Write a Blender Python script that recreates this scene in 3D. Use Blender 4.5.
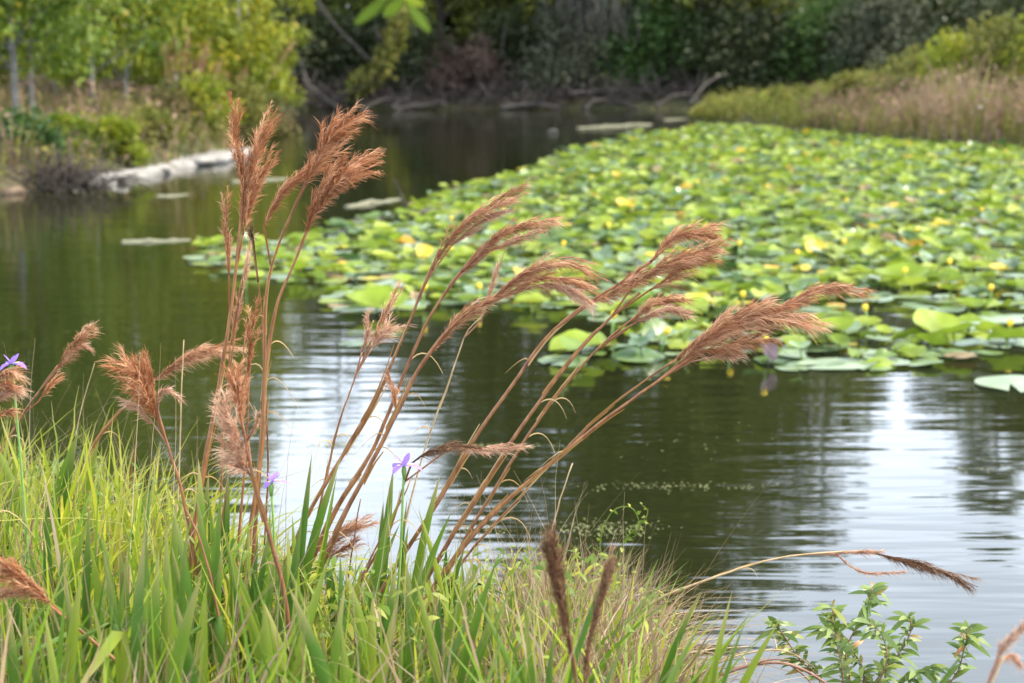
import bpy, math, random
import numpy as np
from mathutils import Vector

SC = bpy.context.scene
for o in list(bpy.data.objects):
    bpy.data.objects.remove(o)
R = math.radians
rng = np.random.default_rng(7)
random.seed(7)

# ------------------------------------------------------------------ camera
F = 1800.0
PITCH = math.atan(296.5 / F)
EYE = np.array([0.0, 0.0, 1.7])
cam_d = bpy.data.cameras.new('camera')
cam = bpy.data.objects.new('camera', cam_d)
SC.collection.objects.link(cam)
cam.location = EYE
cam.rotation_euler = (math.pi / 2 - PITCH, 0, 0)
cam_d.sensor_width = 36.0
cam_d.lens = 36.0 * F / 1024
cam_d.clip_start = 0.05
cam_d.clip_end = 1000
cam_d.dof.use_dof = True
cam_d.dof.focus_distance = 4.0
cam_d.dof.aperture_fstop = 4.0
cam_d.dof.aperture_blades = 7
SC.camera = cam

# ------------------------------------------------------------------ sky, sun, exposure
SUN_EL, SUN_AZ = R(50), R(92)          # azimuth from +Y, negative = left
W = bpy.data.worlds.new('World')
SC.world = W
W.use_nodes = True
nt = W.node_tree
nt.nodes.clear()
out = nt.nodes.new('ShaderNodeOutputWorld')
bg = nt.nodes.new('ShaderNodeBackground')
bg.inputs['Strength'].default_value = 0.13
sky = nt.nodes.new('ShaderNodeTexSky')
sky.sky_type = 'NISHITA'
sky.sun_disc = False
sky.sun_elevation = SUN_EL
sky.sun_rotation = SUN_AZ
sky.air_density = 1.0
sky.dust_density = 1.5
tc = nt.nodes.new('ShaderNodeTexCoord')
mp = nt.nodes.new('ShaderNodeMapping')
mp.inputs['Scale'].default_value = (1.6, 1.6, 4.0)
no = nt.nodes.new('ShaderNodeTexNoise')
no.inputs['Scale'].default_value = 2.2
no.inputs['Detail'].default_value = 6
rp = nt.nodes.new('ShaderNodeValToRGB')
rp.color_ramp.elements[0].position = 0.36
rp.color_ramp.elements[0].color = (0.68, 0.68, 0.68, 1)
rp.color_ramp.elements[1].position = 0.62
rp.color_ramp.elements[1].color = (0.95, 0.95, 0.95, 1)
mx = nt.nodes.new('ShaderNodeMixRGB')
mx.inputs['Color2'].default_value = (19.3, 21.6, 25.0, 1)   # bright thin cloud, in the sky's own physical units
L = nt.links.new
L(tc.outputs['Generated'], mp.inputs['Vector'])
L(mp.outputs['Vector'], no.inputs['Vector'])
L(no.outputs['Fac'], rp.inputs['Fac'])
sxyz = nt.nodes.new('ShaderNodeSeparateXYZ')
el = nt.nodes.new('ShaderNodeMapRange')
el.inputs['From Min'].default_value = 0.48
el.inputs['From Max'].default_value = 0.9
el.inputs['To Min'].default_value = 1.0
el.inputs['To Max'].default_value = 0.22
mu = nt.nodes.new('ShaderNodeMath')
mu.operation = 'MULTIPLY'
L(tc.outputs['Generated'], sxyz.inputs[0])
L(sxyz.outputs['Z'], el.inputs['Value'])
L(rp.outputs['Color'], mu.inputs[0])
L(el.outputs['Result'], mu.inputs[1])
L(mu.outputs[0], mx.inputs['Fac'])
L(sky.outputs['Color'], mx.inputs['Color1'])
L(mx.outputs['Color'], bg.inputs['Color'])
L(bg.outputs['Background'], out.inputs['Surface'])

sun_d = bpy.data.lights.new('sun', 'SUN')
sun_d.energy = 5.0
sun_d.angle = R(1.5)
sun_d.color = (1.0, 0.90, 0.72)
sun = bpy.data.objects.new('sun', sun_d)
SC.collection.objects.link(sun)
sd = Vector((math.sin(SUN_AZ) * math.cos(SUN_EL), math.cos(SUN_AZ) * math.cos(SUN_EL), math.sin(SUN_EL)))
sun.rotation_euler = sd.to_track_quat('Z', 'Y').to_euler()
sun.location = (20, 0, 40)

SC.view_settings.view_transform = 'Standard'
SC.view_settings.look = 'None'
SC.view_settings.gamma = 1
SC.view_settings.exposure = 0.68
SC.render.engine = 'CYCLES'
SC.cycles.use_denoising = True
SC.cycles.max_bounces = 7
SC.cycles.diffuse_bounces = 3
SC.cycles.transmission_bounces = 3
SC.cycles.caustics_reflective = False
SC.cycles.caustics_refractive = False


# ------------------------------------------------------------------ pixel helpers
def ray(px, py):
    cx, cy = (px - 512) / F, (341.5 - py) / F
    c, s = math.cos(PITCH), math.sin(PITCH)
    return np.array([cx, cy * s + c, cy * c - s])


def at(px, py, Y):
    d = ray(px, py)
    return EYE + d * (Y / d[1])


def on(px, py, z=0.0):
    d = ray(px, py)
    return EYE + d * ((z - EYE[2]) / d[2])


def to_px(p):
    p = np.atleast_2d(p)
    v = p - EYE
    c, s = math.cos(PITCH), math.sin(PITCH)
    f = v[:, 1] * c - v[:, 2] * s
    u = v[:, 1] * s + v[:, 2] * c
    return 512 + F * v[:, 0] / f, 341.5 - F * u / f


# ------------------------------------------------------------------ materials
def new_mat(name):
    m = bpy.data.materials.new(name)
    m.use_nodes = True
    m.node_tree.nodes.clear()
    return m, m.node_tree


def ramp_node(t, stops):
    r = t.nodes.new('ShaderNodeValToRGB')
    e = r.color_ramp.elements
    while len(e) < len(stops):
        e.new(0.5)
    for el, (p, c) in zip(e, stops):
        el.position = p
        el.color = (*c, 1)
    return r


def leaf_mat(name, stops, trans=0.35, rough=0.5, spec=0.35, tip=None, noise=0.0):
    m, t = new_mat(name)
    o = t.nodes.new('ShaderNodeOutputMaterial')
    a = t.nodes.new('ShaderNodeAttribute')
    a.attribute_name = 'tint'
    sx = t.nodes.new('ShaderNodeSeparateColor')
    t.links.new(a.outputs['Color'], sx.inputs['Color'])
    r = ramp_node(t, stops)
    t.links.new(sx.outputs['Red'], r.inputs['Fac'])
    col = r.outputs['Color']
    if noise:
        tcn = t.nodes.new('ShaderNodeTexCoord')
        n = t.nodes.new('ShaderNodeTexNoise')
        n.inputs['Scale'].default_value = noise
        n.inputs['Detail'].default_value = 3
        mr = t.nodes.new('ShaderNodeMapRange')
        mr.inputs['From Min'].default_value = 0.3
        mr.inputs['From Max'].default_value = 0.7
        mr.inputs['To Min'].default_value = 0.72
        mr.inputs['To Max'].default_value = 1.25
        t.links.new(tcn.outputs['Object'], n.inputs['Vector'])
        t.links.new(n.outputs['Fac'], mr.inputs['Value'])
        ml = t.nodes.new('ShaderNodeMixRGB')
        ml.blend_type = 'MULTIPLY'
        ml.inputs['Fac'].default_value = 1
        t.links.new(col, ml.inputs['Color1'])
        t.links.new(mr.outputs['Result'], ml.inputs['Color2'])
        col = ml.outputs['Color']
    if tip is not None:                       # dried leaf tips
        mr = t.nodes.new('ShaderNodeMapRange')
        mr.inputs['From Min'].default_value = 0.78
        mr.inputs['From Max'].default_value = 1.0
        t.links.new(sx.outputs['Green'], mr.inputs['Value'])
        mu = t.nodes.new('ShaderNodeMath')
        mu.operation = 'MULTIPLY'
        t.links.new(mr.outputs['Result'], mu.inputs[0])
        t.links.new(sx.outputs['Blue'], mu.inputs[1])
        mm = t.nodes.new('ShaderNodeMixRGB')
        mm.inputs['Color2'].default_value = (*tip, 1)
        t.links.new(mu.outputs[0], mm.inputs['Fac'])
        t.links.new(col, mm.inputs['Color1'])
        col = mm.outputs['Color']
    p = t.nodes.new('ShaderNodeBsdfPrincipled')
    p.inputs['Roughness'].default_value = rough
    p.inputs['Specular IOR Level'].default_value = spec
    t.links.new(col, p.inputs['Base Color'])
    if trans:
        tr = t.nodes.new('ShaderNodeBsdfTranslucent')
        t.links.new(col, tr.inputs['Color'])
        ms = t.nodes.new('ShaderNodeMixShader')
        ms.inputs['Fac'].default_value = trans
        t.links.new(p.outputs[0], ms.inputs[1])
        t.links.new(tr.outputs[0], ms.inputs[2])
        t.links.new(ms.outputs[0], o.inputs['Surface'])
    else:
        t.links.new(p.outputs[0], o.inputs['Surface'])
    return m


def solid_mat(name, c1, c2, scale=6.0, rough=0.8, spec=0.3, bump=0.3, stretch=(1, 1, 1)):
    m, t = new_mat(name)
    o = t.nodes.new('ShaderNodeOutputMaterial')
    tcn = t.nodes.new('ShaderNodeTexCoord')
    mpn = t.nodes.new('ShaderNodeMapping')
    mpn.inputs['Scale'].default_value = stretch
    n = t.nodes.new('ShaderNodeTexNoise')
    n.inputs['Scale'].default_value = scale
    n.inputs['Detail'].default_value = 6
    n.inputs['Roughness'].default_value = 0.65
    r = ramp_node(t, [(0.35, c1), (0.65, c2)])
    p = t.nodes.new('ShaderNodeBsdfPrincipled')
    p.inputs['Roughness'].default_value = rough
    p.inputs['Specular IOR Level'].default_value = spec
    b = t.nodes.new('ShaderNodeBump')
    b.inputs['Strength'].default_value = bump
    b.inputs['Distance'].default_value = 0.05
    t.links.new(tcn.outputs['Object'], mpn.inputs['Vector'])
    t.links.new(mpn.outputs['Vector'], n.inputs['Vector'])
    t.links.new(n.outputs['Fac'], r.inputs['Fac'])
    t.links.new(r.outputs['Color'], p.inputs['Base Color'])
    t.links.new(n.outputs['Fac'], b.inputs['Height'])
    t.links.new(b.outputs['Normal'], p.inputs['Normal'])
    t.links.new(p.outputs[0], o.inputs['Surface'])
    return m


M = {}
# far evergreen foliage
M['dark_leaf'] = leaf_mat('dark_leaf', [(0, (.024, .032, .012)), (.5, (.042, .056, .020)), (1, (.075, .088, .032))], .22, .5, .3)  # deep green, with the shade of the far bank worked into the colour
M['canopy_leaf'] = leaf_mat('canopy_leaf', [(0, (.065, .088, .015)), (.5, (.12, .145, .024)), (1, (.19, .195, .036))], .3, .5, .3)  # colour brightened to stand for sunlight on the tree tops
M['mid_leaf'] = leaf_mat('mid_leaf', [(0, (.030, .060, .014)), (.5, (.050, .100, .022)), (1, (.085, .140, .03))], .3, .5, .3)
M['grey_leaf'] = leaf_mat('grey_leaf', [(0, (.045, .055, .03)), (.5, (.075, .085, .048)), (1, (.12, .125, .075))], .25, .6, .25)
M['moss'] = leaf_mat('moss', [(0, (.05, .05, .04)), (1, (.11, .105, .085))], .2, .8, .1)
M['rust_leaf'] = leaf_mat('rust_leaf', [(0, (.075, .05, .038)), (.6, (.125, .085, .064)), (1, (.17, .125, .09))], .2, .7, .1)
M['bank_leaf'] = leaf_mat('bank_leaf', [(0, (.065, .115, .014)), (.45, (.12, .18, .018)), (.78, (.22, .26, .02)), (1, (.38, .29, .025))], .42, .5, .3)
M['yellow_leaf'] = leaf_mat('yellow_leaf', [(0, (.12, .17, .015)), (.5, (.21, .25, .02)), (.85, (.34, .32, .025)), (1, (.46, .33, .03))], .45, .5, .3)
M['weed_leaf'] = leaf_mat('weed_leaf', [(0, (.10, .12, .022)), (.5, (.165, .175, .036)), (1, (.27, .235, .06))], .35, .6, .2)
M['mauve_weed'] = leaf_mat('mauve_weed', [(0, (.17, .105, .075)), (.5, (.26, .165, .12)), (1, (.36, .25, .17))], .3, .8, .1)
M['undergrowth'] = leaf_mat('undergrowth', [(0, (.05, .06, .02)), (.35, (.10, .11, .03)), (.65, (.17, .145, .055)), (1, (.25, .165, .085))], .3, .7, .15)
M['twig_litter'] = leaf_mat('twig_litter', [(0, (.04, .032, .026)), (1, (.11, .09, .075))], 0, .85, .1)
# near grass
M['iris_leaf'] = leaf_mat('iris_leaf', [(0, (.055, .125, .014)), (.5, (.10, .18, .018)), (1, (.21, .265, .024))], .35, .4, .4, tip=(.32, .26, .10))
M['green_grass'] = leaf_mat('green_grass', [(0, (.06, .14, .012)), (.5, (.13, .235, .017)), (1, (.27, .34, .024))], .42, .5, .3, tip=(.36, .29, .12))
M['yellow_grass'] = leaf_mat('yellow_grass', [(0, (.17, .24, .016)), (.5, (.31, .36, .024)), (1, (.48, .43, .045))], .42, .5, .25, tip=(.42, .34, .16))
M['dry_grass'] = leaf_mat('dry_grass', [(0, (.17, .105, .055)), (.5, (.30, .21, .12)), (1, (.46, .36, .24))], .25, .8, .1)
M['broad_weed'] = leaf_mat('broad_weed', [(0, (.08, .15, .02)), (.5, (.17, .24, .03)), (1, (.34, .33, .04))], .4, .5, .3)
# plume grass
M['plume'] = leaf_mat('plume', [(0, (.25, .09, .038)), (.5, (.46, .20, .09)), (1, (.72, .44, .26))], .35, .7, .2)
M['far_plume'] = leaf_mat('far_plume', [(0, (.20, .11, .05)), (1, (.38, .22, .12))], .35, .7, .1)
M['pale_plume'] = leaf_mat('pale_plume', [(0, (.40, .20, .12)), (.5, (.55, .33, .22)), (1, (.72, .52, .38))], .4, .8, .15)
M['rose_plume'] = leaf_mat('rose_plume', [(0, (.27, .11, .055)), (.5, (.48, .235, .125)), (1, (.74, .49, .31))], .35, .75, .15)
M['dark_plume'] = leaf_mat('dark_plume', [(0, (.10, .045, .022)), (.5, (.17, .085, .045)), (1, (.30, .18, .10))], .25, .8, .15)
M['stem'] = solid_mat('stem', (.14, .05, .018), (.31, .14, .055), 60, .55, .35, .25, (1, 1, .12))
M['dry_stem'] = solid_mat('dry_stem', (.30, .20, .10), (.48, .36, .20), 25, .7, .2, .15)
M['dark_stem'] = solid_mat('dark_stem', (.12, .045, .02), (.22, .09, .04), 25, .5, .3, .15)
M['sheath'] = leaf_mat('sheath', [(0, (.26, .12, .035)), (.5, (.38, .21, .07)), (1, (.55, .40, .20))], .3, .6, .25)
# wood, stone, ground
M['dark_bark'] = solid_mat('dark_bark', (.03, .024, .018), (.085, .068, .055), 8, .9, .2, .6, (1, 1, .3))
M['pale_bark'] = solid_mat('pale_bark', (.17, .16, .14), (.34, .32, .29), 9, .85, .2, .4, (1, 1, .4))
M['grey_bark'] = solid_mat('grey_bark', (.09, .085, .075), (.20, .19, .17), 9, .85, .2, .4, (1, 1, .4))
M['grey_wood'] = solid_mat('grey_wood', (.04, .034, .03), (.095, .083, .072), 10, .85, .2, .5)
M['pale_log'] = solid_mat('pale_log', (.12, .12, .075), (.22, .215, .14), 10, .8, .3, .4)
M['stone'] = solid_mat('stone', (.14, .13, .115), (.33, .31, .285), 7, .9, .2, .7)
M['dry_soil'] = solid_mat('dry_soil', (.13, .09, .06), (.22, .16, .11), 8, .95, .1, .5)
M['path'] = solid_mat('path', (.22, .13, .10), (.34, .22, .18), 1.4, .95, .1, .4)
M['petal'] = leaf_mat('petal', [(0, (.24, .12, .60)), (1, (.42, .27, .80))], .35, .6, .2)
M['petal_mark'] = leaf_mat('petal_mark', [(0, (.75, .62, .12)), (1, (.8, .7, .2))], .2, .6, .2)
M['flower_stalk'] = solid_mat('flower_stalk', (.13, .24, .05), (.20, .32, .08), 20, .5, .3, .1)
M['lily_yellow'] = solid_mat('lily_yellow', (.62, .42, .02), (.78, .58, .05), 20, .5, .3, .1)
M['white'] = solid_mat('white', (.66, .66, .64), (.80, .80, .78), 20, .7, .2, .1)
M['algae'] = leaf_mat('algae', [(0, (.10, .11, .03)), (1, (.21, .21, .08))], 0, .7, .3)
M['shrub_leaf'] = leaf_mat('shrub_leaf', [(0, (.09, .15, .03)), (.5, (.16, .23, .045)), (.85, (.26, .29, .06)), (1, (.34, .16, .05))], .35, .4, .4)
M['shrub_stem'] = solid_mat('shrub_stem', (.15, .075, .05), (.30, .16, .10), 20, .6, .3, .1)

# lily pad leaves
M['pad_bright'] = leaf_mat('pad_bright', [(0, (.125, .195, .018)), (.5, (.205, .285, .026)), (1, (.31, .37, .05))], .38, .46, .3, noise=7)
M['pad_green'] = leaf_mat('pad_green', [(0, (.055, .11, .03)), (.5, (.09, .155, .04)), (1, (.14, .21, .05))], .25, .30, .55, noise=7)
M['pad_sky_sheen'] = leaf_mat('pad_sky_sheen', [(0, (.09, .145, .055)), (.5, (.14, .20, .085)), (1, (.20, .26, .13))], .1, .34, .5, noise=5)  # grey sky sheen of floating leaves is put into the base colour
M['pad_yellow'] = leaf_mat('pad_yellow', [(0, (.34, .33, .03)), (.6, (.48, .38, .03)), (1, (.58, .34, .04))], .3, .45, .35, noise=9)
M['pad_brown'] = leaf_mat('pad_brown', [(0, (.15, .10, .04)), (.5, (.23, .165, .07)), (1, (.30, .225, .11))], .15, .6, .3, noise=9)
M['pad_dead'] = leaf_mat('pad_dead', [(0, (.05, .035, .045)), (1, (.10, .07, .085))], .1, .6, .3, noise=9)

# ground
m, t = new_mat('bank_soil')
o_ = t.nodes.new('ShaderNodeOutputMaterial')
tcn = t.nodes.new('ShaderNodeTexCoord')
n1 = t.nodes.new('ShaderNodeTexNoise'); n1.inputs['Scale'].default_value = .6; n1.inputs['Detail'].default_value = 5
n2 = t.nodes.new('ShaderNodeTexNoise'); n2.inputs['Scale'].default_value = 9; n2.inputs['Detail'].default_value = 8
r1 = ramp_node(t, [(.35, (.035, .04, .014)), (.5, (.07, .07, .024)), (.68, (.11, .085, .05))])
r2 = ramp_node(t, [(.3, (.5, .5, .5)), (.7, (1.2, 1.15, 1.05))])
ml = t.nodes.new('ShaderNodeMixRGB'); ml.blend_type = 'MULTIPLY'; ml.inputs['Fac'].default_value = 1
p = t.nodes.new('ShaderNodeBsdfPrincipled'); p.inputs['Roughness'].default_value = .95
b = t.nodes.new('ShaderNodeBump'); b.inputs['Strength'].default_value = .6; b.inputs['Distance'].default_value = .06
for n in (n1, n2):
    t.links.new(tcn.outputs['Object'], n.inputs['Vector'])
t.links.new(n1.outputs['Fac'], r1.inputs['Fac']); t.links.new(n2.outputs['Fac'], r2.inputs['Fac'])
t.links.new(r1.outputs['Color'], ml.inputs['Color1']); t.links.new(r2.outputs['Color'], ml.inputs['Color2'])
t.links.new(ml.outputs['Color'], p.inputs['Base Color'])
t.links.new(n2.outputs['Fac'], b.inputs['Height']); t.links.new(b.outputs['Normal'], p.inputs['Normal'])
t.links.new(p.outputs[0], o_.inputs['Surface'])
M['soil'] = m

# water: dark pond water with wind ripples
m, t = new_mat('pond_water')
o_ = t.nodes.new('ShaderNodeOutputMaterial')
tcn = t.nodes.new('ShaderNodeTexCoord')
p = t.nodes.new('ShaderNodeBsdfPrincipled')
p.inputs['Base Color'].default_value = (.010, .012, .004, 1)
p.inputs['Roughness'].default_value = .035
p.inputs['IOR'].default_value = 1.36
prev = None
def ripple(scale, rot, st, dist, mod, prev):
    mpn = t.nodes.new('ShaderNodeMapping')
    mpn.inputs['Rotation'].default_value = (0, 0, R(rot))
    mpn.inputs['Scale'].default_value = st
    n = t.nodes.new('ShaderNodeTexNoise')
    n.inputs['Scale'].default_value = scale
    n.inputs['Detail'].default_value = 2.0
    n.inputs['Roughness'].default_value = .4
    n.inputs['Distortion'].default_value = .25
    t.links.new(tcn.outputs['Object'], mpn.inputs['Vector'])
    t.links.new(mpn.outputs['Vector'], n.inputs['Vector'])
    mu = t.nodes.new('ShaderNodeMath'); mu.operation = 'MULTIPLY'
    t.links.new(n.outputs['Fac'], mu.inputs[0]); t.links.new(mod, mu.inputs[1])
    b = t.nodes.new('ShaderNodeBump')
    b.inputs['Strength'].default_value = 1
    b.inputs['Distance'].default_value = dist
    t.links.new(mu.outputs[0], b.inputs['Height'])
    if prev is not None:
        t.links.new(prev, b.inputs['Normal'])
    return b.outputs['Normal']
nm = t.nodes.new('ShaderNodeTexNoise'); nm.inputs['Scale'].default_value = .22; nm.inputs['Detail'].default_value = 2
t.links.new(tcn.outputs['Object'], nm.inputs['Vector'])
mr = t.nodes.new('ShaderNodeMapRange')
mr.inputs['From Min'].default_value = .35; mr.inputs['From Max'].default_value = .65
mr.inputs['To Min'].default_value = .3; mr.inputs['To Max'].default_value = 1.2
t.links.new(nm.outputs['Fac'], mr.inputs['Value'])
prev = ripple(1.3, 6, (.45, 2.2, 1), .0065, mr.outputs['Result'], None)
prev = ripple(3.0, -9, (.5, 3.0, 1), .0033, mr.outputs['Result'], prev)
t.links.new(prev, p.inputs['Normal'])
t.links.new(p.outputs[0], o_.inputs['Surface'])
M['water'] = m


# ------------------------------------------------------------------ mesh building
class MB:
    def __init__(self):
        self.v, self.t, self.f, self.m, self.n = [], [], [], [], 0

    def add(self, v, faces, tint=None, mat=0):
        v = np.asarray(v, float).reshape(-1, 3)
        self.v.append(v)
        if tint is None:
            tint = np.full((len(v), 3), .5)
        self.t.append(np.asarray(tint, float).reshape(-1, 3))
        for a in (faces if isinstance(faces, (list, tuple)) else [faces]):
            a = np.asarray(a, int)
            self.f.append(a + self.n)
            self.m.append(np.full(len(a), mat, int))
        self.n += len(v)

    def ribbon(self, P, Wd, side, tint, mat=0):
        """strips: P (N,K,3) centre lines, Wd (N,K) half widths, side (N,3) or (N,K,3)"""
        N, K, _ = P.shape
        if side.ndim == 2:
            side = side[:, None, :]
        V = np.stack([P - side * Wd[..., None], P + side * Wd[..., None]], 2).reshape(-1, 3)
        base = (np.arange(N) * K * 2)[:, None] + (np.arange(K - 1) * 2)[None]
        base = base.reshape(-1)
        fc = np.stack([base, base + 1, base + 3, base + 2], 1)
        tt = np.zeros((N, K, 2, 3))
        tt[..., 0] = tint[:, None, None]
        tt[..., 1] = np.linspace(0, 1, K)[None, :, None]
        tt[..., 2] = rng.random(N)[:, None, None]
        self.add(V, fc, tt, mat)

    def leaves(self, B, D, Nn, Ln, Wd, tint, mat=0, fold=.12):
        """diamond leaves: base B, direction D, normal Nn (all (N,3))"""
        D = D / np.linalg.norm(D, axis=1, keepdims=True)
        S = np.cross(D, Nn)
        S /= np.linalg.norm(S, axis=1, keepdims=True) + 1e-9
        U = np.cross(S, D)
        Ln, Wd = Ln[:, None], Wd[:, None]
        mid = B + D * Ln * .45
        V = np.stack([B, mid - S * Wd + U * Wd * fold * 2, B + D * Ln - U * Ln * .1, mid + S * Wd + U * Wd * fold * 2], 1)
        i = np.arange(len(B))[:, None] * 4
        tt = np.zeros((len(B), 4, 3))
        tt[..., 0] = tint[:, None]
        tt[..., 1] = .3
        tt[..., 2] = rng.random(len(B))[:, None]
        self.add(V.reshape(-1, 3), i + np.array([[0, 1, 2, 3]]), tt, mat)

    def tube(self, path, rad, n=6, mat=0, tint=.5):
        P = np.asarray(path, float)
        K = len(P)
        rad = np.broadcast_to(np.asarray(rad, float), (K,))
        T = np.gradient(P, axis=0)
        T /= np.linalg.norm(T, axis=1, keepdims=True) + 1e-9
        ref = np.array([0, 1.0, 0]) if abs(T[0][1]) < .9 else np.array([1.0, 0, 0])
        A = np.cross(T, ref)
        A /= np.linalg.norm(A, axis=1, keepdims=True) + 1e-9
        Bv = np.cross(T, A)
        an = np.linspace(0, 2 * np.pi, n, endpoint=False)
        V = P[:, None] + rad[:, None, None] * (np.cos(an)[None, :, None] * A[:, None] + np.sin(an)[None, :, None] * Bv[:, None])
        k, j = np.meshgrid(np.arange(K - 1), np.arange(n), indexing='ij')
        a = k * n + j
        b_ = k * n + (j + 1) % n
        fc = np.stack([a, b_, b_ + n, a + n], -1).reshape(-1, 4)
        V = np.concatenate([V.reshape(-1, 3), P[:1], P[-1:]])
        c0, c1 = K * n, K * n + 1
        jj = np.arange(n)
        cap = np.concatenate([np.stack([np.full(n, c0), (jj + 1) % n, jj], 1),
                              np.stack([np.full(n, c1), (K - 1) * n + jj, (K - 1) * n + (jj + 1) % n], 1)])
        self.add(V, [fc, cap], np.full((len(V), 3), tint), mat)

    def build(self, name, mats, parent=None, smooth=False):
        V = np.concatenate(self.v)
        me = bpy.data.meshes.new(name)
        me.vertices.add(len(V))
        me.vertices.foreach_set('co', V.astype(np.float32).ravel())
        tot = np.concatenate([np.full(len(a), a.shape[1], int) for a in self.f])
        idx = np.concatenate([a.ravel() for a in self.f])
        st = np.concatenate([[0], np.cumsum(tot)[:-1]])
        me.loops.add(len(idx))
        me.loops.foreach_set('vertex_index', idx.astype(np.int32))
        me.polygons.add(len(tot))
        me.polygons.foreach_set('loop_start', st.astype(np.int32))
        me.polygons.foreach_set('loop_total', tot.astype(np.int32))
        me.polygons.foreach_set('material_index', np.concatenate(self.m).astype(np.int32))
        if smooth:
            me.polygons.foreach_set('use_smooth', np.ones(len(tot), bool))
        T = np.concatenate(self.t)
        at_ = me.attributes.new('tint', 'FLOAT_COLOR', 'POINT')
        at_.data.foreach_set('color', np.concatenate([T, np.ones((len(T), 1))], 1).astype(np.float32).ravel())
        me.update(calc_edges=True)
        me.validate()
        for mm in (mats if isinstance(mats, (list, tuple)) else [mats]):
            me.materials.append(mm)
        ob = bpy.data.objects.new(name, me)
        SC.collection.objects.link(ob)
        if parent is not None:
            ob.parent = parent
            ob.matrix_parent_inverse.identity()
        return ob


def tag(o, label=None, cat=None, group=None, kind=None):
    if label: o['label'] = label
    if cat: o['category'] = cat
    if group: o['group'] = group
    if kind: o['kind'] = kind
    return o


def empty(name, loc=(0, 0, 0)):
    o = bpy.data.objects.new(name, None)
    o.empty_display_size = .1
    o.location = loc
    SC.collection.objects.link(o)
    return o


def recenter(mb, origin):
    mb.v = [v - np.asarray(origin) for v in mb.v]
    return mb


def unit(v):
    return v / (np.linalg.norm(v, axis=-1, keepdims=True) + 1e-9)


def rand_dirs(n):
    return unit(rng.normal(size=(n, 3)))


def spline(pts, n):
    """Catmull-Rom through pts, n samples even in arc length"""
    P = np.asarray(pts, float)
    if len(P) == 2:
        return P[0] + (P[1] - P[0]) * np.linspace(0, 1, n)[:, None]
    Q = np.vstack([2 * P[0] - P[1], P, 2 * P[-1] - P[-2]])
    res = []
    for i in range(len(P) - 1):
        p0, p1, p2, p3 = Q[i:i + 4]
        for s in np.linspace(0, 1, 16, endpoint=False):
            res.append(.5 * ((2 * p1) + (-p0 + p2) * s + (2 * p0 - 5 * p1 + 4 * p2 - p3) * s * s + (-p0 + 3 * p1 - 3 * p2 + p3) * s ** 3))
    res.append(P[-1])
    res = np.array(res)
    d = np.concatenate([[0], np.cumsum(np.linalg.norm(np.diff(res, axis=0), axis=1))])
    u = np.linspace(0, d[-1], n)
    return np.stack([np.interp(u, d, res[:, k]) for k in range(3)], 1)


# ------------------------------------------------------------------ pond outline and terrain
POND = np.array([
    (-11, 8.5), (-5, 7.2), (-2.6, 6.1), (-1.5, 5.45), (-.9, 5.05), (-.35, 4.85), (.15, 4.95), (.42, 4.75), (.50, 4.35), (.55, 3.95), (.75, 3.5), (1.3, 3.25), (3, 3.0), (9, 2.8), (17, 4.5), (22, 13),
    (18, 25), (9.2, 29), (7.2, 31), (6.3, 33.5), (5.2, 38), (4.1, 41.5), (4.6, 46), (5.0, 48.2), (0, 49.2), (-3.5, 48.8), (-5.6, 49), (-6.6, 46.5),
    (-5.7, 40), (-5.0, 34), (-4.35, 28.2), (-4.7, 24.5), (-5.25, 22.2), (-5.9, 20.6), (-9, 19), (-15, 17.5), (-17, 12)])


def pond_dist(X, Y):
    """signed distance: positive on land"""
    pts = np.stack([X.ravel(), Y.ravel()], 1)
    A, B = POND, np.roll(POND, -1, 0)
    dmin = np.full(len(pts), 1e9)
    inside = np.zeros(len(pts), bool)
    for a, b_ in zip(A, B):
        e = b_ - a
        w = pts - a
        s = np.clip((w @ e) / (e @ e), 0, 1)
        dmin = np.minimum(dmin, np.hypot(*(w - s[:, None] * e).T))
        c = (a[1] > pts[:, 1]) != (b_[1] > pts[:, 1])
        xx = a[0] + (pts[:, 1] - a[1]) / (b_[1] - a[1] + 1e-12) * e[0]
        inside ^= c & (pts[:, 0] < xx)
    return np.where(inside, -dmin, dmin).reshape(X.shape)


def bumps(X, Y):
    return .5 * np.sin(X * .9 + 1.3 * np.sin(Y * .37)) * np.cos(Y * .7 + .6 * np.sin(X * .5)) + .3 * np.sin(X * 2.3 + Y * 1.7) + .2 * np.sin(X * 4.1 - Y * 3.3)


def ground_z(X, Y):
    X, Y = np.atleast_1d(np.asarray(X, float)), np.atleast_1d(np.asarray(Y, float))
    d = pond_dist(X, Y)
    near = np.clip((12 - Y) / 4, 0, 1)
    slope = .012 * near + .045 * (1 - near)
    land = .28 * (1 - np.exp(-np.maximum(d, 0) / .35)) + slope * np.minimum(np.maximum(d, 0), 25)
    amp = .03 * near + .12 * (1 - near)
    land = land + amp * bumps(X, Y) * np.clip(d / 1.5, 0, 1)
    bed = -.7 * (1 - np.exp(np.minimum(d, 0) / .5))
    return np.where(d > 0, land, bed)


def gz(x, y):
    return float(ground_z([x], [y])[0])


xs = np.unique(np.concatenate([np.linspace(-400, -40, 14), np.linspace(-40, -8, 40), np.linspace(-8, 10, 110), np.linspace(10, 40, 40), np.linspace(40, 400, 14)]))
ys = np.unique(np.concatenate([np.linspace(-200, -6, 10), np.linspace(-6, 8, 75), np.linspace(8, 60, 130), np.linspace(60, 500, 20)]))
X, Y = np.meshgrid(xs, ys)
Z = ground_z(X, Y)
g = MB()
nx, ny = len(xs), len(ys)
i, j = np.meshgrid(np.arange(ny - 1), np.arange(nx - 1), indexing='ij')
a = i * nx + j
g.add(np.stack([X, Y, Z], -1), np.stack([a, a + 1, a + 1 + nx, a + nx], -1).reshape(-1, 4))
tag(g.build('ground', M['soil'], smooth=True), kind='structure')

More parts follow.
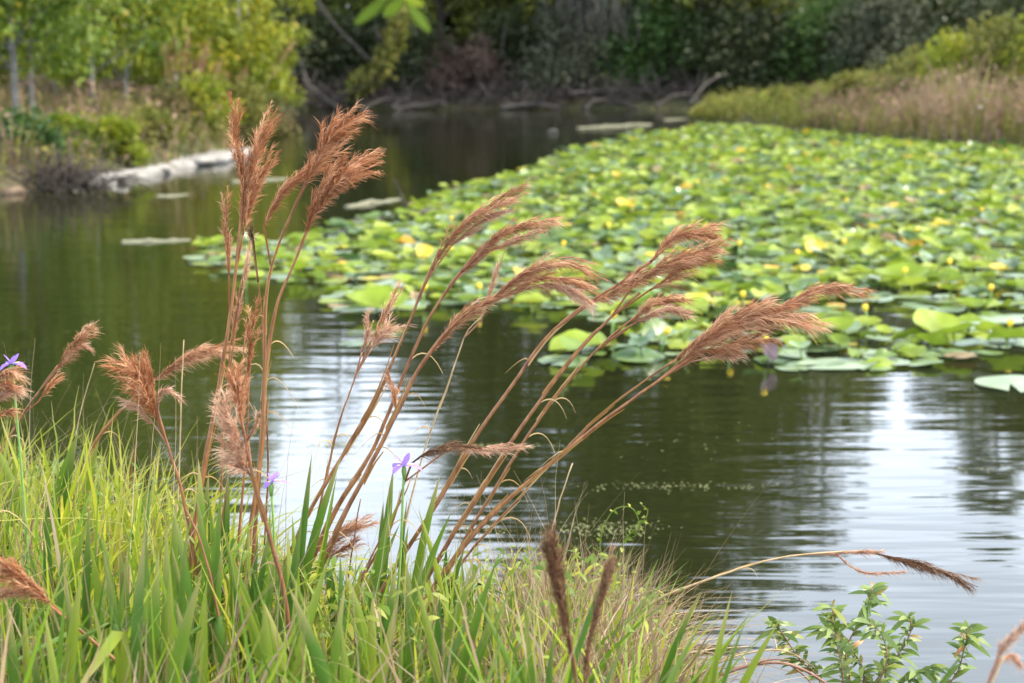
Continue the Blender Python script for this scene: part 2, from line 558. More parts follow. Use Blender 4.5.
w = MB()
wx, wy = np.linspace(-24, 28, 30), np.linspace(1.5, 56, 30)
X, Y = np.meshgrid(wx, wy)
i, j = np.meshgrid(np.arange(29), np.arange(29), indexing='ij')
a = i * 30 + j
w.add(np.stack([X, Y, X * 0], -1), np.stack([a, a + 1, a + 31, a + 30], -1).reshape(-1, 4))
tag(w.build('water', M['water']), kind='structure')

# dirt path draped on the left bank
pm = MB()
pc = spline([(-16, 26.5, 0), (-11.5, 29, 0), (-9.2, 31, 0), (-8.0, 34.5, 0), (-9.5, 40, 0), (-16, 46, 0)], 60)
tn = unit(np.gradient(pc, axis=0))
sdv = np.stack([-tn[:, 1], tn[:, 0], tn[:, 2] * 0], 1)
rows = []
for k in np.linspace(-1, 1, 9):
    q = pc + sdv * (k * (1.0 + .2 * np.sin(np.arange(60) * .7)))[:, None]
    q[:, 2] = ground_z(q[:, 0], q[:, 1]) + .06
    rows.append(q)
rows = np.stack(rows, 1)
i, j = np.meshgrid(np.arange(59), np.arange(8), indexing='ij')
a = i * 9 + j
pm.add(rows, np.stack([a, a + 1, a + 10, a + 9], -1).reshape(-1, 4))
tag(pm.build('path', M['path'], smooth=True), kind='structure')


# ------------------------------------------------------------------ trees and shrubs
def crown_mb(clumps, per, leaf, droop=.25, spread=1.0, flat=.75):
    """clumps: (N,4) centre + radius; leaf clumps through the crown's volume"""
    mb = MB()
    C = np.repeat(clumps[:, :3], per, 0)
    r = np.repeat(clumps[:, 3], per)
    n = len(C)
    off = rand_dirs(n) * (rng.random(n) ** .45)[:, None] * r[:, None] * np.array([1, 1, flat]) * spread
    B = C + off
    D = unit(off * .8 + rand_dirs(n) * .5 * r[:, None] + np.array([0, 0, -droop]) * r[:, None])
    Nn = unit(rand_dirs(n) * .8 + np.array([0, 0, .7]))
    ct = np.repeat(rng.random(len(clumps)), per)
    tint = np.clip(.5 * ct + .5 * rng.random(n), 0, 1)
    Ln = leaf * rng.uniform(.7, 1.35, n)
    mb.leaves(B, D, Nn, Ln, Ln * rng.uniform(.26, .4, n), tint)
    return mb


def tree_meshes(H, crown_lo, Rx, n_cl, per, leaf, cr=(.5, 1.0), trunk_r=.14, lean=0, top=1.0, droop=.25):
    """trunk (with limbs) and crown builders, base at origin"""
    tk = MB()
    kn = 9
    zz = np.linspace(-.2, H * .93, kn)
    cx = lean * np.clip(zz / H, 0, 1) ** 1.3 * H + np.cumsum(rng.normal(0, .05, kn)) * H * .04
    cy = np.cumsum(rng.normal(0, .05, kn)) * H * .04
    path = spline(np.stack([cx, cy, zz], 1), 16)
    tk.tube(path, trunk_r * np.linspace(1.15, .12, 16), 8)
    cl = []
    while len(cl) < n_cl:
        zf = rng.random()
        z = crown_lo + (H - crown_lo) * zf
        prof = math.sin(math.pi * min(1, .12 + .88 * zf * .95)) ** .6 * (1 - .35 * zf * top)
        an, rr = rng.uniform(0, 2 * math.pi), Rx * prof * math.sqrt(rng.uniform(.05, 1))
        c0 = np.array([np.interp(z, path[:, 2], path[:, 0]), np.interp(z, path[:, 2], path[:, 1]), 0])
        cl.append([c0[0] + math.cos(an) * rr, c0[1] + math.sin(an) * rr, z, rng.uniform(*cr) * (1 - .3 * zf)])
    cl = np.array(cl)
    for c in cl[::2]:
        z0 = max(crown_lo * .6, c[2] - np.hypot(c[0], c[1]) * rng.uniform(.5, 1.0))
        s = np.array([np.interp(z0, path[:, 2], path[:, 0]), np.interp(z0, path[:, 2], path[:, 1]), z0])
        midp = s * .5 + c[:3] * .5 + np.array([0, 0, .15]) + rng.normal(0, .12, 3)
        rb = trunk_r * .38 * (1 - .6 * z0 / H)
        tk.tube(spline([s, midp, c[:3]], 7), np.linspace(rb, rb * .25, 7), 5)
    return tk, crown_mb(cl, per, leaf, droop)


def place_tree(protos, key, name, x, y, label, cat, group, rot, sc, parts=('trunk', 'crown')):
    """first use builds, later uses copy the thing and its parts"""
    root = empty(name, (x, y, gz(x, y)))
    root.rotation_euler = (0, 0, rot)
    root.scale = sc if isinstance(sc, (tuple, list)) else (sc, sc, sc)
    tag(root, label, cat, group)
    if key not in protos['done']:
        tk, cr, mt, mc = protos[key]
        protos['done'][key] = [tk.build(parts[0], mt, root, True), cr.build(parts[1], mc, root)]
    else:
        for ch in protos['done'][key]:
            c = ch.copy()
            SC.collection.objects.link(c)
            c.parent = root
    return root


PR = {'done': {}}
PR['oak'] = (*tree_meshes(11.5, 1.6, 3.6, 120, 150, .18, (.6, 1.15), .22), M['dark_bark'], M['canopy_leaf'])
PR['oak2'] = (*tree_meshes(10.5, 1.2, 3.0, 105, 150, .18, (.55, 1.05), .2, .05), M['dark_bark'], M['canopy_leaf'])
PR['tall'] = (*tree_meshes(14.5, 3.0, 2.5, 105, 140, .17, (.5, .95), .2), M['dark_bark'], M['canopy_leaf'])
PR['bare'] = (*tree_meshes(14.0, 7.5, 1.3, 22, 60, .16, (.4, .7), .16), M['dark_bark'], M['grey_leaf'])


def far(px, Yd):
    return (px - 512) / F * Yd


G_FAR = 'dark trees along the far bank'
FARS = [
    ('oak', 215, 56, .72, 'dark crowned tree on the far bank showing past the yellow-green saplings'),
    ('oak', 300, 53, .66, 'dark low tree overhanging the pale slanting dead limbs on the far bank'),
    ('oak2', 375, 55, .70, 'dark green tree on the far bank behind the moss-covered leaning trunk'),
    ('oak', 440, 53, .80, 'dark tree on the far bank above the rust-brown bush'),
    ('oak2', 505, 56, 1.22, 'dark tree in the shaded gap between rust-brown bush and grey willow shrub'),
    ('tall', 560, 54, 1.15, 'tall dark tree on the far bank rising behind the grey-green willow shrub'),
    ('oak', 615, 53, 1.32, 'broad dark tree on the far bank with grey moss hanging from its lower boughs'),
    ('oak2', 672, 54, 1.5, 'mid-green leafy tree on the far bank behind the long pale log'),
    ('oak', 735, 52, 1.28, 'dark tree on the far bank above the curved bare branch'),
    ('oak2', 790, 56, 1.0, 'dark green tree on the far bank just behind the grassy point'),
    ('bare', 833, 58, 1.06, 'slender straight-trunked tree behind the grassy point, its stem mirrored in the water'),
    ('oak2', 880, 54, .82, 'green tree behind the yellow-green shrubs of the right bank'),
    ('oak', 960, 56, .80, 'dark tree at the back of the right bank above the tallest shrubs'),
    ('oak2', 1040, 53, .86, 'dark tree at the right edge of the picture above the weedy bank'),
    ('tall', 1010, 62, .95, 'tall narrow tree furthest back beyond the weedy right bank'),
    ('bare', 335, 60, .80, 'thin bare-stemmed tree far behind the slanting dead limbs'),
    ('tall', 700, 60, 1.02, 'tall dark tree furthest back behind the curved bare branch'),
    ('oak', 130, 58, .75, 'dark tree far back behind the sapling grove on the left bank'),
]
for k, px, yd, s, lab in FARS:
    place_tree(PR, k, 'dark_tree', far(px, yd), yd, lab, 'tree', G_FAR, rng.uniform(0, 6.28), s)

# left bank saplings, lit and yellow-green
PR['sap'] = (*tree_meshes(8.5, 1.1, 1.9, 95, 95, .12, (.35, .7), .042, 0, 1, .5), M['pale_bark'], M['bank_leaf'])
PR['high'] = (*tree_meshes(8.5, 1.35, 1.8, 95, 95, .12, (.35, .7), .045, 0, 1, .6), M['grey_bark'], M['bank_leaf'])
PR['sap2'] = (*tree_meshes(7.5, .7, 1.6, 85, 95, .12, (.32, .65), .036, .03, 1, .5), M['pale_bark'], M['yellow_leaf'])
G_SAP = 'young trees on the left bank'
SAPS = [
    ('high', 22, 25.0, .95, 'young green tree with the pale grey trunk standing nearest the brush pile'),
    ('high', 36, 26.5, .80, 'thin dark-stemmed sapling close behind the pale grey trunk'),
    ('high', 95, 29.5, .85, 'yellow-tinged sapling hanging over the pinkish dirt path'),
    ('sap', 131, 33, .85, 'sapling with a slim whitish stem beyond the dirt path'),
    ('sap2', 178, 35, 1.0, 'light green sapling behind the orange plume grass on the left bank'),
    ('sap', 210, 39, .95, 'deeper green sapling in the middle of the left grove'),
    ('sap2', 243, 38, 1.0, 'bright yellow-green sapling at the outer edge of the grove beside the dark far trees'),
    ('high', -40, 27, 1.1, 'green leafy tree whose boughs enter at the left edge of the picture'),
    ('sap2', 60, 36, 1.0, 'pale green sapling at the back of the grove above the dirt path'),
    ('sap2', 120, 38, 1.1, 'yellow-green sapling between dirt path and orange plume grass, behind the whitish stem'),
    ('sap', 75, 41, 1.2, 'leafy sapling in the shade at the back of the path'),
    ('sap2', 262, 41, .85, 'slim golden-green sapling overlapping the dark far trees'),
    ('sap', 150, 43, 1.15, 'tall sapling furthest back in the left grove'),
    ('sap2', -20, 33, 1.05, 'yellowish young tree at the left edge behind the pale grey trunk'),
]
for k, px, yd, s, lab in SAPS:
    place_tree(PR, k, 'young_tree', far(px, yd), yd, lab, 'tree', G_SAP, rng.uniform(0, 6.28), s)


def shrub(name, px, Yd, h, wd, mat, label, group=None, n_cl=24, per=90, leaf=.1, stemmat='dark_bark', droop=.1, dx=None):
    x = far(px, Yd)
    z0 = gz(x, Yd)
    root = empty(name, (x, Yd, z0))
    tag(root, label, 'shrub', group)
    cl = []
    for k in range(n_cl):
        zf = rng.random() ** .8
        an, rr = rng.uniform(0, 6.283), wd * .5 * (1 - .55 * zf ** 2) * math.sqrt(rng.random())
        cl.append([math.cos(an) * rr, math.sin(an) * rr, .08 * h + .82 * h * zf * (1 - .35 * (rr / (wd * .5)) ** 2), rng.uniform(.14, .26) * min(h, wd) ])
    cl = np.array(cl)
    st = MB()
    for c in cl[::2]:
        b0 = np.array([c[0] * .15, c[1] * .15, -.1])
        st.tube(spline([b0, b0 * .4 + c[:3] * .6 + np.array([0, 0, .1 * h]), c[:3]], 6), np.linspace(.018, .005, 6) * (1 + .3 * h), 4)
    st.build('stem', M[stemmat], root, True)
    crown_mb(cl, per, leaf, droop, 1.25, .85).build('foliage', M[mat], root)
    return root


G_SF = 'shrubs along the far waterline'
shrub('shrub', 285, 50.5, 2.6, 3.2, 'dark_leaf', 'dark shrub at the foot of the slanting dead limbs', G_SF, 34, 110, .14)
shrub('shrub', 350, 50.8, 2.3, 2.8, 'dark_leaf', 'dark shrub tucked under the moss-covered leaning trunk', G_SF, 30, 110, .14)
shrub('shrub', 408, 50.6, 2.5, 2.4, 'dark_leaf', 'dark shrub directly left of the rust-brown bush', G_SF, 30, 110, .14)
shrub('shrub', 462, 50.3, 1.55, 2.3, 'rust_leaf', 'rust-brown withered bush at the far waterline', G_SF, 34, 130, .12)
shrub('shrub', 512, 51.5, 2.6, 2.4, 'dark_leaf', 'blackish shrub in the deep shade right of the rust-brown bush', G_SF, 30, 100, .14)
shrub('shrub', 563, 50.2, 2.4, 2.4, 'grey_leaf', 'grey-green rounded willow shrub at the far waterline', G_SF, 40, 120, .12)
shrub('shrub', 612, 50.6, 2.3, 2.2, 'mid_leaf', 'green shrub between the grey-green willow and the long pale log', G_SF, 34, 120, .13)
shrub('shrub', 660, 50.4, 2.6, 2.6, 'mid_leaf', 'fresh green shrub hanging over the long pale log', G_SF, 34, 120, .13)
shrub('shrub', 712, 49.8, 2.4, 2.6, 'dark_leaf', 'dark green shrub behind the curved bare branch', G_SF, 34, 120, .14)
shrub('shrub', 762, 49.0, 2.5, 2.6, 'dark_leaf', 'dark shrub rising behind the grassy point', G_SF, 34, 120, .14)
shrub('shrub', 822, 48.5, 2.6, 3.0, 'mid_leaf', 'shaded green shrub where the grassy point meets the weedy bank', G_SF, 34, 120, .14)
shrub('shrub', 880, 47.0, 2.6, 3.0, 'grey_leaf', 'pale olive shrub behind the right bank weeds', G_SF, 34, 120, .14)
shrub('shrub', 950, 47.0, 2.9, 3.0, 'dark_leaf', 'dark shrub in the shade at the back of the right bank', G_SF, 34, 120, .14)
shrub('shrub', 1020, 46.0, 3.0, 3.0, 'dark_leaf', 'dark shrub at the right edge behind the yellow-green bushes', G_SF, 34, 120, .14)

G_SR = 'yellow-green bushes on the right bank'
shrub('bush', 850, 37.5, .75, 1.6, 'weed_leaf', 'low olive bush at the left end of the weedy right bank', G_SR, 24, 110, .09)
shrub('bush', 905, 36.0, 1.15, 1.7, 'weed_leaf', 'olive bush left of the bright yellow-green bush on the right bank', G_SR, 26, 110, .09)
shrub('bush', 950, 35.0, 1.45, 1.5, 'yellow_leaf', 'bright yellow-green bush standing tall on the right bank', G_SR, 26, 110, .09)
shrub('bush', 995, 34.5, 1.85, 1.6, 'weed_leaf', 'tallest olive bush on the right bank near the white bird', G_SR, 28, 110, .09)
shrub('bush', 1040, 34.0, 1.8, 1.7, 'yellow_leaf', 'yellow-green bush cut by the right edge of the picture', G_SR, 26, 110, .09)
shrub('bush', 790, 40.0, .4, 1.8, 'weed_leaf', 'small low bush on the neck of the grassy point', G_SR, 20, 100, .09)

G_SL = 'bushes on the left bank'
shrub('bush', 14, 22.6, .6, 1.3, 'mid_leaf', 'green low bush at the left edge above the water', G_SL, 24, 110, .08)
shrub('bush', 62, 24.2, .4, 1.1, 'bank_leaf', 'green bush just above the brown brush pile', G_SL, 22, 110, .08)
shrub('bush', 112, 24.0, .5, 1.0, 'yellow_leaf', 'fresh green bush above the left end of the white stones', G_SL, 22, 110, .08)
shrub('bush', 150, 26.0, .5, 1.1, 'weed_leaf', 'olive bush above the middle of the white stones', G_SL, 22, 110, .08)
shrub('bush', 204, 29.0, 1.0, 1.2, 'yellow_leaf', 'bright yellow-green bush above the far end of the white stones', G_SL, 24, 110, .08)
shrub('bush', 172, 28.4, .75, .9, 'undergrowth', 'dull brownish bush in the hollow above the white stones', G_SL, 20, 110, .08)
shrub('bush', 260, 34.5, 1.0, 1.3, 'undergrowth', 'orange-brown scrub at the tip of the left bank', G_SL, 24, 120, .08)
shrub('bush', 235, 32.0, 1.1, 1.2, 'weed_leaf', 'olive weed bush beside the orange-brown scrub', G_SL, 22, 110, .08)
shrub('bush', 90, 27.0, .3, .8, 'yellow_leaf', 'small yellowish bush at the edge of the dirt path', G_SL, 18, 100, .08)

# spanish moss and backing woodland
def hang(name, px, py, Yd, n, wd, label):
    c = at(px, py, Yd)
    mb = MB()
    B = c + np.stack([rng.normal(0, wd, n), rng.normal(0, .5, n), rng.normal(0, .35, n)], 1)
    Ln = rng.uniform(.4, 1.1, n)
    K = 4
    s = np.linspace(0, 1, K)
    P = B[:, None] + np.stack([np.zeros((n, K)) + rng.normal(0, .05, (n, K)), rng.normal(0, .05, (n, K)), -Ln[:, None] * s], -1)
    mb.ribbon(P, np.full((n, K), .03) * (1 - .7 * s), unit(np.c_[rng.normal(size=(n, 2)), np.zeros(n)]), rng.random(n))
    recenter(mb, c)
    o = mb.build(name, M['moss'])
    o.location = c
    return tag(o, label, 'moss', kind='stuff')
hang('hanging_moss', 585, 6, 50.2, 420, .55, 'grey moss hanging in a curtain over the grey-green willow shrub')
hang('hanging_moss', 645, -2, 51.0, 200, .5, 'grey moss hanging from boughs above the fresh green shrub')

mb = MB()
n = 48000
x = rng.uniform(-26, 34, n)
y = rng.uniform(56, 68, n)
z = rng.random(n) ** 1.1 * (6.0 + 1.2 * np.sin(x * .5)) + ground_z(x, y)
B = np.stack([x, y, z], 1)
Ln = rng.uniform(.3, .6, n)
mb.leaves(B, rand_dirs(n), unit(rand_dirs(n) + np.array([0, -.3, .4])), Ln, Ln * .35, rng.random(n))
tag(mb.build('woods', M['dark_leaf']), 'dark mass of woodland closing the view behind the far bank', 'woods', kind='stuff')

# ------------------------------------------------------------------ dead wood on the far bank, logs, stones
def wood(name, pts, r0, r1, mat, label, cat, group=None, knobs=0, nn=8):
    P = spline(pts, 22)
    P[1:-1] += np.cumsum(rng.normal(0, r0 * .12, (20, 3)), 0) * np.sin(np.linspace(.1, 3.0, 20))[:, None]
    mb = MB()
    mb.tube(P, np.linspace(r0, r1, 22) * rng.uniform(.93, 1.06, 22), nn)
    for _ in range(knobs):
        k = rng.integers(4, 20)
        d = rand_dirs(1)[0] * np.array([1, .6, 1])
        d[2] = abs(d[2]) * .8
        q = P[k]
        mb.tube(spline([q, q + d * .25 * (1 + r0 * 4), q + d * .55 * (1 + r0 * 4) + rng.normal(0, .06, 3)], 6), np.linspace(r0 * .45, r0 * .1, 6), 5)
    o0 = P[0].copy()
    recenter(mb, o0)
    o = mb.build(name, M[mat], None, True)
    o.location = o0
    return tag(o, label, cat, group)


DW = 'dead wood along the far bank'
wood('dead_limb', [at(340, 110, 48.6), at(312, 86, 48.8), at(302, 66, 49), at(296, 50, 49.2)], .07, .03, 'grey_wood', 'pale dead limb slanting out of the water with a curved upper end', 'branch', DW, 3)
wood('dead_limb', [at(378, 68, 49.6), at(350, 40, 49.8), at(330, 18, 50), at(312, -10, 50.2)], .05, .03, 'grey_wood', 'long straight grey limb crossing the dark trees above the leaning trunk', 'branch', DW, 2)
wood('leaning_trunk', [at(322, 108, 48.9), at(352, 92, 48.8), at(378, 72, 48.6), at(396, 40, 48.7), at(402, 12, 49)], .17, .08, 'dark_bark', 'moss-covered leaning trunk curving up from the far waterline', 'trunk', DW, 2)
wood('driftwood', [at(360, 112, 48.2), at(380, 100, 48.5), at(400, 99, 48.7), at(415, 104, 48.8)], .05, .03, 'grey_wood', 'crooked grey driftwood left of the pale root tangle', 'driftwood', DW, 3)
wood('driftwood', [at(392, 108, 48.3), at(405, 98, 48.4), at(410, 88, 48.5)], .06, .03, 'grey_wood', 'short upright grey driftwood in the root tangle', 'driftwood', DW, 3)
wood('driftwood', [at(395, 109, 48.2), at(425, 106, 48.4), at(440, 100, 48.6)], .06, .04, 'grey_wood', 'grey driftwood lying left of the rust-brown bush', 'driftwood', DW, 3)
wood('driftwood', [at(500, 108, 48.3), at(530, 104, 48.5), at(560, 108, 48.4)], .06, .04, 'grey_wood', 'low grey driftwood below the grey-green willow', 'driftwood', DW, 4)
wood('fallen_log', [at(570, 94, 49.0), at(600, 93, 49.2), at(655, 90, 49.4)], .085, .06, 'grey_wood', 'long pale fallen log lying level above the far waterline', 'log', DW, 4)
wood('driftwood', [at(585, 110, 48.2), at(596, 100, 48.5), at(620, 104, 48.7), at(640, 109, 48.4)], .05, .03, 'grey_wood', 'arched driftwood under the long pale log', 'driftwood', DW, 4)
wood('driftwood', [at(655, 106, 48), at(672, 97, 48.2), at(690, 95, 48.3), at(700, 103, 48)], .05, .03, 'grey_wood', 'arched bare root left of the curved bare branch', 'driftwood', DW, 2)
wood('bare_branch', [at(690, 104, 46.5), at(703, 88, 46.8), at(715, 79, 47), at(727, 74, 47.2)], .05, .025, 'grey_wood', 'curved bare branch rising beside the grassy point', 'branch', DW, 1)
# moss on leaning trunk
lt = [o for o in bpy.data.objects if o.name.startswith('leaning_trunk')][0]
P = spline([at(352, 92, 48.8), at(378, 72, 48.6), at(396, 40, 48.7), at(402, 12, 49)], 60)
n = 1500
B = P[rng.integers(0, 60, n)] + rng.normal(0, .14, (n, 3)) + np.array([0, 0, .05])
mb = MB()
Ln = rng.uniform(.1, .2, n)
mb.leaves(B, rand_dirs(n), unit(rand_dirs(n) + np.array([0, 0, .7])), Ln, Ln * .35, rng.random(n))
recenter(mb, np.array(lt.location))
mb.build('moss_growth', M['weed_leaf'], lt)

# twig litter at the far waterline
mb = MB()
n = 2600
x = rng.uniform(-6.5, 5, n)
y = 49.3 + rng.uniform(-.7, 1.6, n)
B = np.stack([x, y, np.maximum(ground_z(x, y), 0) + rng.random(n) * .25], 1)
D = rand_dirs(n) * np.array([1, .7, .55]) + np.array([0, 0, .25])
Ln = rng.uniform(.3, 1.1, n)
K = 4
s = np.linspace(0, 1, K)
P = B[:, None] + D[:, None] * (Ln[:, None] * s)[..., None] + rng.normal(0, .04, (n, K, 3))
mb.ribbon(P, np.full((n, K), .014), rand_dirs(n), rng.random(n))
tag(mb.build('brushwood', M['twig_litter']), 'dead grey brushwood and roots lining the far waterline', 'brushwood', kind='stuff')

LG = 'half-sunken logs in the pond'
def flog(p0, p1, r, mat, label, knobs=0):
    r *= .68
    a, b_ = on(*p0), on(*p1)
    a[2] = b_[2] = -r * .45
    mid = (a + b_) / 2 + np.array([0, rng.normal(0, .08), r * .15])
    return wood('floating_log', [a, mid, b_], r, r * .75, mat, label, 'log', LG, knobs)
flog((352, 222), (446, 211), .075, 'grey_wood', 'long grey log floating at the left tip of the pad bed', 1)
flog((346, 207), (402, 199), .06, 'pale_log', 'short pale log behind the long grey one at the pad bed tip')
flog((232, 182), (286, 179), .07, 'pale_log', 'pale log floating behind the tallest brown plumes')
flog((122, 242), (190, 240), .05, 'pale_log', 'flat pale log floating on the mirror-still water on the left')
flog((158, 196), (188, 194.5), .05, 'pale_log', 'tiny pale log floating in front of the white stones')
flog((577, 128), (652, 124.5), .06, 'pale_log', 'long pale log in the dark water beyond the pad bed')
flog((664, 120), (742, 116), .06, 'pale_log', 'pale greenish log lying along the tip of the grassy point')
flog((300, 236), (345, 230), .06, 'grey_wood', 'grey log nosing into the left tip of the pad bed')
flog((660, 236), (720, 229), .07, 'grey_wood', 'grey log sunk among the leaves in the middle of the pad bed')

# stones
def stone(c, sx, sy, sz, label):
    mb = MB()
    nu, nv = 14, 9
    th = np.linspace(0, 2 * np.pi, nu, endpoint=False)
    ph = np.linspace(.02, np.pi - .02, nv)
    T, Pp = np.meshgrid(th, ph)
    d = np.stack([np.cos(T) * np.sin(Pp), np.sin(T) * np.sin(Pp), np.cos(Pp)], -1)
    k = rng.normal(size=(5, 3)) * 2.2
    rr = 1 + .16 * sum(np.sin(d @ kk + i_) for i_, kk in enumerate(k)) / 1.6
    d = np.sign(d) * np.abs(d) ** .72
    V = d * rr[..., None] * np.array([sx, sy, sz])
    i, j = np.meshgrid(np.arange(nv - 1), np.arange(nu), indexing='ij')
    a = i * nu + j
    b_ = i * nu + (j + 1) % nu
    mb.add(V.reshape(-1, 3), np.stack([a, a + nu, b_ + nu, b_], -1).reshape(-1, 4))
    o = mb.build('stone', M['stone'])
    o.location = c
    o.rotation_euler = (0, 0, rng.uniform(-.4, .8))
    return tag(o, label, 'stone', 'white stones edging the left bank')
SL = ['large white stone nearest the brush pile, first of the row', 'broad flat white stone second from the brush pile', 'rounded white stone resting lower at the water, third in the row',
      'white stone fourth in the row from the brush pile', 'white stone fifth in the row, set slightly back', 'white stone sixth in the row with its front in the water',
      'white stone seventh in the row, below the olive bush', 'white stone eighth in the row', 'smaller white stone ninth in the row', 'white stone tenth in the row, below the brownish bush',
      'white stone eleventh in the row', 'white stone below the bright yellow-green bush', 'white stone next to last at the far end of the row', 'last and farthest white stone of the row, by the brown plumes']
line = spline([on(92, 184) , on(130, 176), on(170, 168), on(205, 161), on(236, 155)], 14)
for i_, lab in enumerate(SL):
    c = line[i_] + np.array([rng.normal(0, .06), rng.normal(0, .12) + .12, 0])
    stone((c[0], c[1], .03), rng.uniform(.24, .40), rng.uniform(.34, .52), rng.uniform(.05, .09), lab)
for (px, py, lab) in ((8, 194, 'tan stone alone at the left edge of the pond'),):
    o = stone(tuple(on(px, py) + np.array([0, .15, .02])), .16, .2, .06, lab)
    o.data.materials[0] = M['dry_soil']

# brush pile of dead twigs
c = on(66, 190)
c[2] = 0
mb = MB()
for k in range(150):
    a0 = rng.uniform(0, 6.28)
    rr = rng.uniform(0, .55)
    b0 = np.array([math.cos(a0) * rr, math.sin(a0) * rr * .7, rng.uniform(-.05, .15)])
    d = unit(rng.normal(size=3) * np.array([1, .6, .5]) + np.array([-.1, 0, .35]))
    ln = rng.uniform(.35, .9)
    sag = np.array([0, 0, -.35 * ln])
    mb.tube(spline([b0, b0 + d * ln * .5 + np.array([0, 0, .06]), b0 + d * ln + sag * rng.random()], 7), np.linspace(.011, .003, 7), 4)
o = mb.build('brush_pile', M['dark_bark'])
o.location = c
tag(o, 'brown tangle of dead twigs drooping into the water left of the white stones', 'brush pile')

# ------------------------------------------------------------------ far ground cover
def cover(name, mat, region, n, hmin, hmax, wd, label, cat, lean=.3, K=4, ramp=False):
    """blades scattered over a land region given as a world polygon"""
    poly = np.array(region)
    lo, hi = poly.min(0), poly.max(0)
    pts = rng.uniform(lo, hi, (n * 3, 2))
    ins = np.zeros(len(pts), bool)
    for a, b_ in zip(poly, np.roll(poly, -1, 0)):
        c = (a[1] > pts[:, 1]) != (b_[1] > pts[:, 1])
        xx = a[0] + (pts[:, 1] - a[1]) / (b_[1] - a[1] + 1e-12) * (b_[0] - a[0])
        ins ^= c & (pts[:, 0] < xx)
    pts = pts[ins]
    pts = pts[pond_dist(pts[:, 0], pts[:, 1]) > .02][:n]
    n = len(pts)
    hmod = .65 + .5 * (bumps(pts[:, 0] * 1.7 + 3, pts[:, 1] * 1.7) + .6)
    B = np.c_[pts, ground_z(pts[:, 0], pts[:, 1])]
    H = rng.uniform(hmin, hmax, n) * np.clip(hmod, .35, 1.6) * rng.uniform(.7, 1.25, n)
    if ramp:
        H *= np.interp(512 + F * pts[:, 0] / pts[:, 1], [690, 800, 960], [.3, .5, 1.2])
    s = np.linspace(0, 1, K)
    az = rng.uniform(0, 6.28, n)
    ld = np.stack([np.cos(az), np.sin(az), az * 0], 1)
    P = B[:, None] + np.array([0, 0, 1.0]) * (H[:, None] * s)[..., None] + ld[:, None] * (H[:, None] * rng.uniform(.05, lean * 2, n)[:, None] * s ** 2)[..., None]
    tint = np.clip(.5 + .35 * bumps(pts[:, 0] * .8, pts[:, 1] * .8 + 5) + rng.normal(0, .22, n), 0, 1)
    mb = MB()
    mb.ribbon(P, wd * rng.uniform(.6, 1.4, n)[:, None] * (1 - .85 * s ** 2), unit(np.c_[rng.normal(size=(n, 2)), np.zeros(n)]), tint)
    # small leaves up the stems
    q = rng.integers(0, n, n * 2)
    tt = rng.uniform(.3, 1, n * 2)
    BB = B[q] + np.array([0, 0, 1.0]) * (H[q] * tt)[:, None] + rng.normal(0, .04, (n * 2, 3))
    Ln = rng.uniform(.05, .11, n * 2)
    mb.leaves(BB, rand_dirs(n * 2), unit(rand_dirs(n * 2) + np.array([0, 0, .8])), Ln, Ln * .33, tint[q])
    return tag(mb.build(name, M[mat]), label, cat, kind='stuff')


LEFT = [(-18, 17), (-9, 18.6), (-5.7, 20.4), (-4.2, 27), (-4.2, 34), (-5.5, 40), (-6.4, 46), (-18, 46)]
cover('undergrowth', 'undergrowth', LEFT, 13000, .2, .5, .012, 'olive and tan undergrowth covering the left bank', 'undergrowth')
cover('dry_plants', 'mauve_weed', LEFT, 4500, .25, .7, .009, 'reddish-tan seeding plants standing through the left bank undergrowth', 'dry plants')
cover('undergrowth', 'weed_leaf', LEFT, 6000, .2, .5, .012, 'fresh green ground cover scattered over the left bank', 'undergrowth')
RIGHT_F = [(5.6, 33.5), (7.0, 30.5), (9, 28.5), (14, 26), (18, 25), (18, 36), (9, 38), (6, 38)]
cover('weeds', 'mauve_weed', RIGHT_F, 9000, .4, .85, .009, 'mauve-brown seeding weeds behind the pad bed on the right bank', 'weeds', ramp=True)
cover('weeds', 'weed_leaf', [(4, 41.5), (5.2, 37), (6.2, 33), (9, 28.8), (18, 25), (18, 46), (5, 46)], 11000, .35, .8, .010, 'olive-green weeds mixed through the right bank', 'weeds', ramp=True)
cover('reeds', 'weed_leaf', [(3.9, 41), (4.6, 40.3), (6.5, 38.5), (8, 40), (7, 44), (4.3, 44)], 4500, .3, .55, .010, 'short olive reeds on the grassy point', 'reeds', .15, 4, True)
cover('reeds', 'yellow_grass', [(3.9, 41), (4.6, 40.3), (6.5, 38.5), (7, 44), (4.3, 44)], 900, .25, .5, .010, 'yellowish blades through the reeds of the grassy point', 'reeds', .15, 4, True)

cover('shore_grass', 'weed_leaf', [(3.7, 41.8), (4.9, 37.8), (6.0, 33.2), (7.0, 30.8), (9.1, 28.7), (18, 24.8), (18, 26.5), (9.6, 30.2), (7.8, 32), (6.9, 34.2), (5.9, 38.2), (4.5, 42.5)], 9000, .12, .34, .012, 'short green shore plants at the foot of the right bank weeds', 'shore plants')
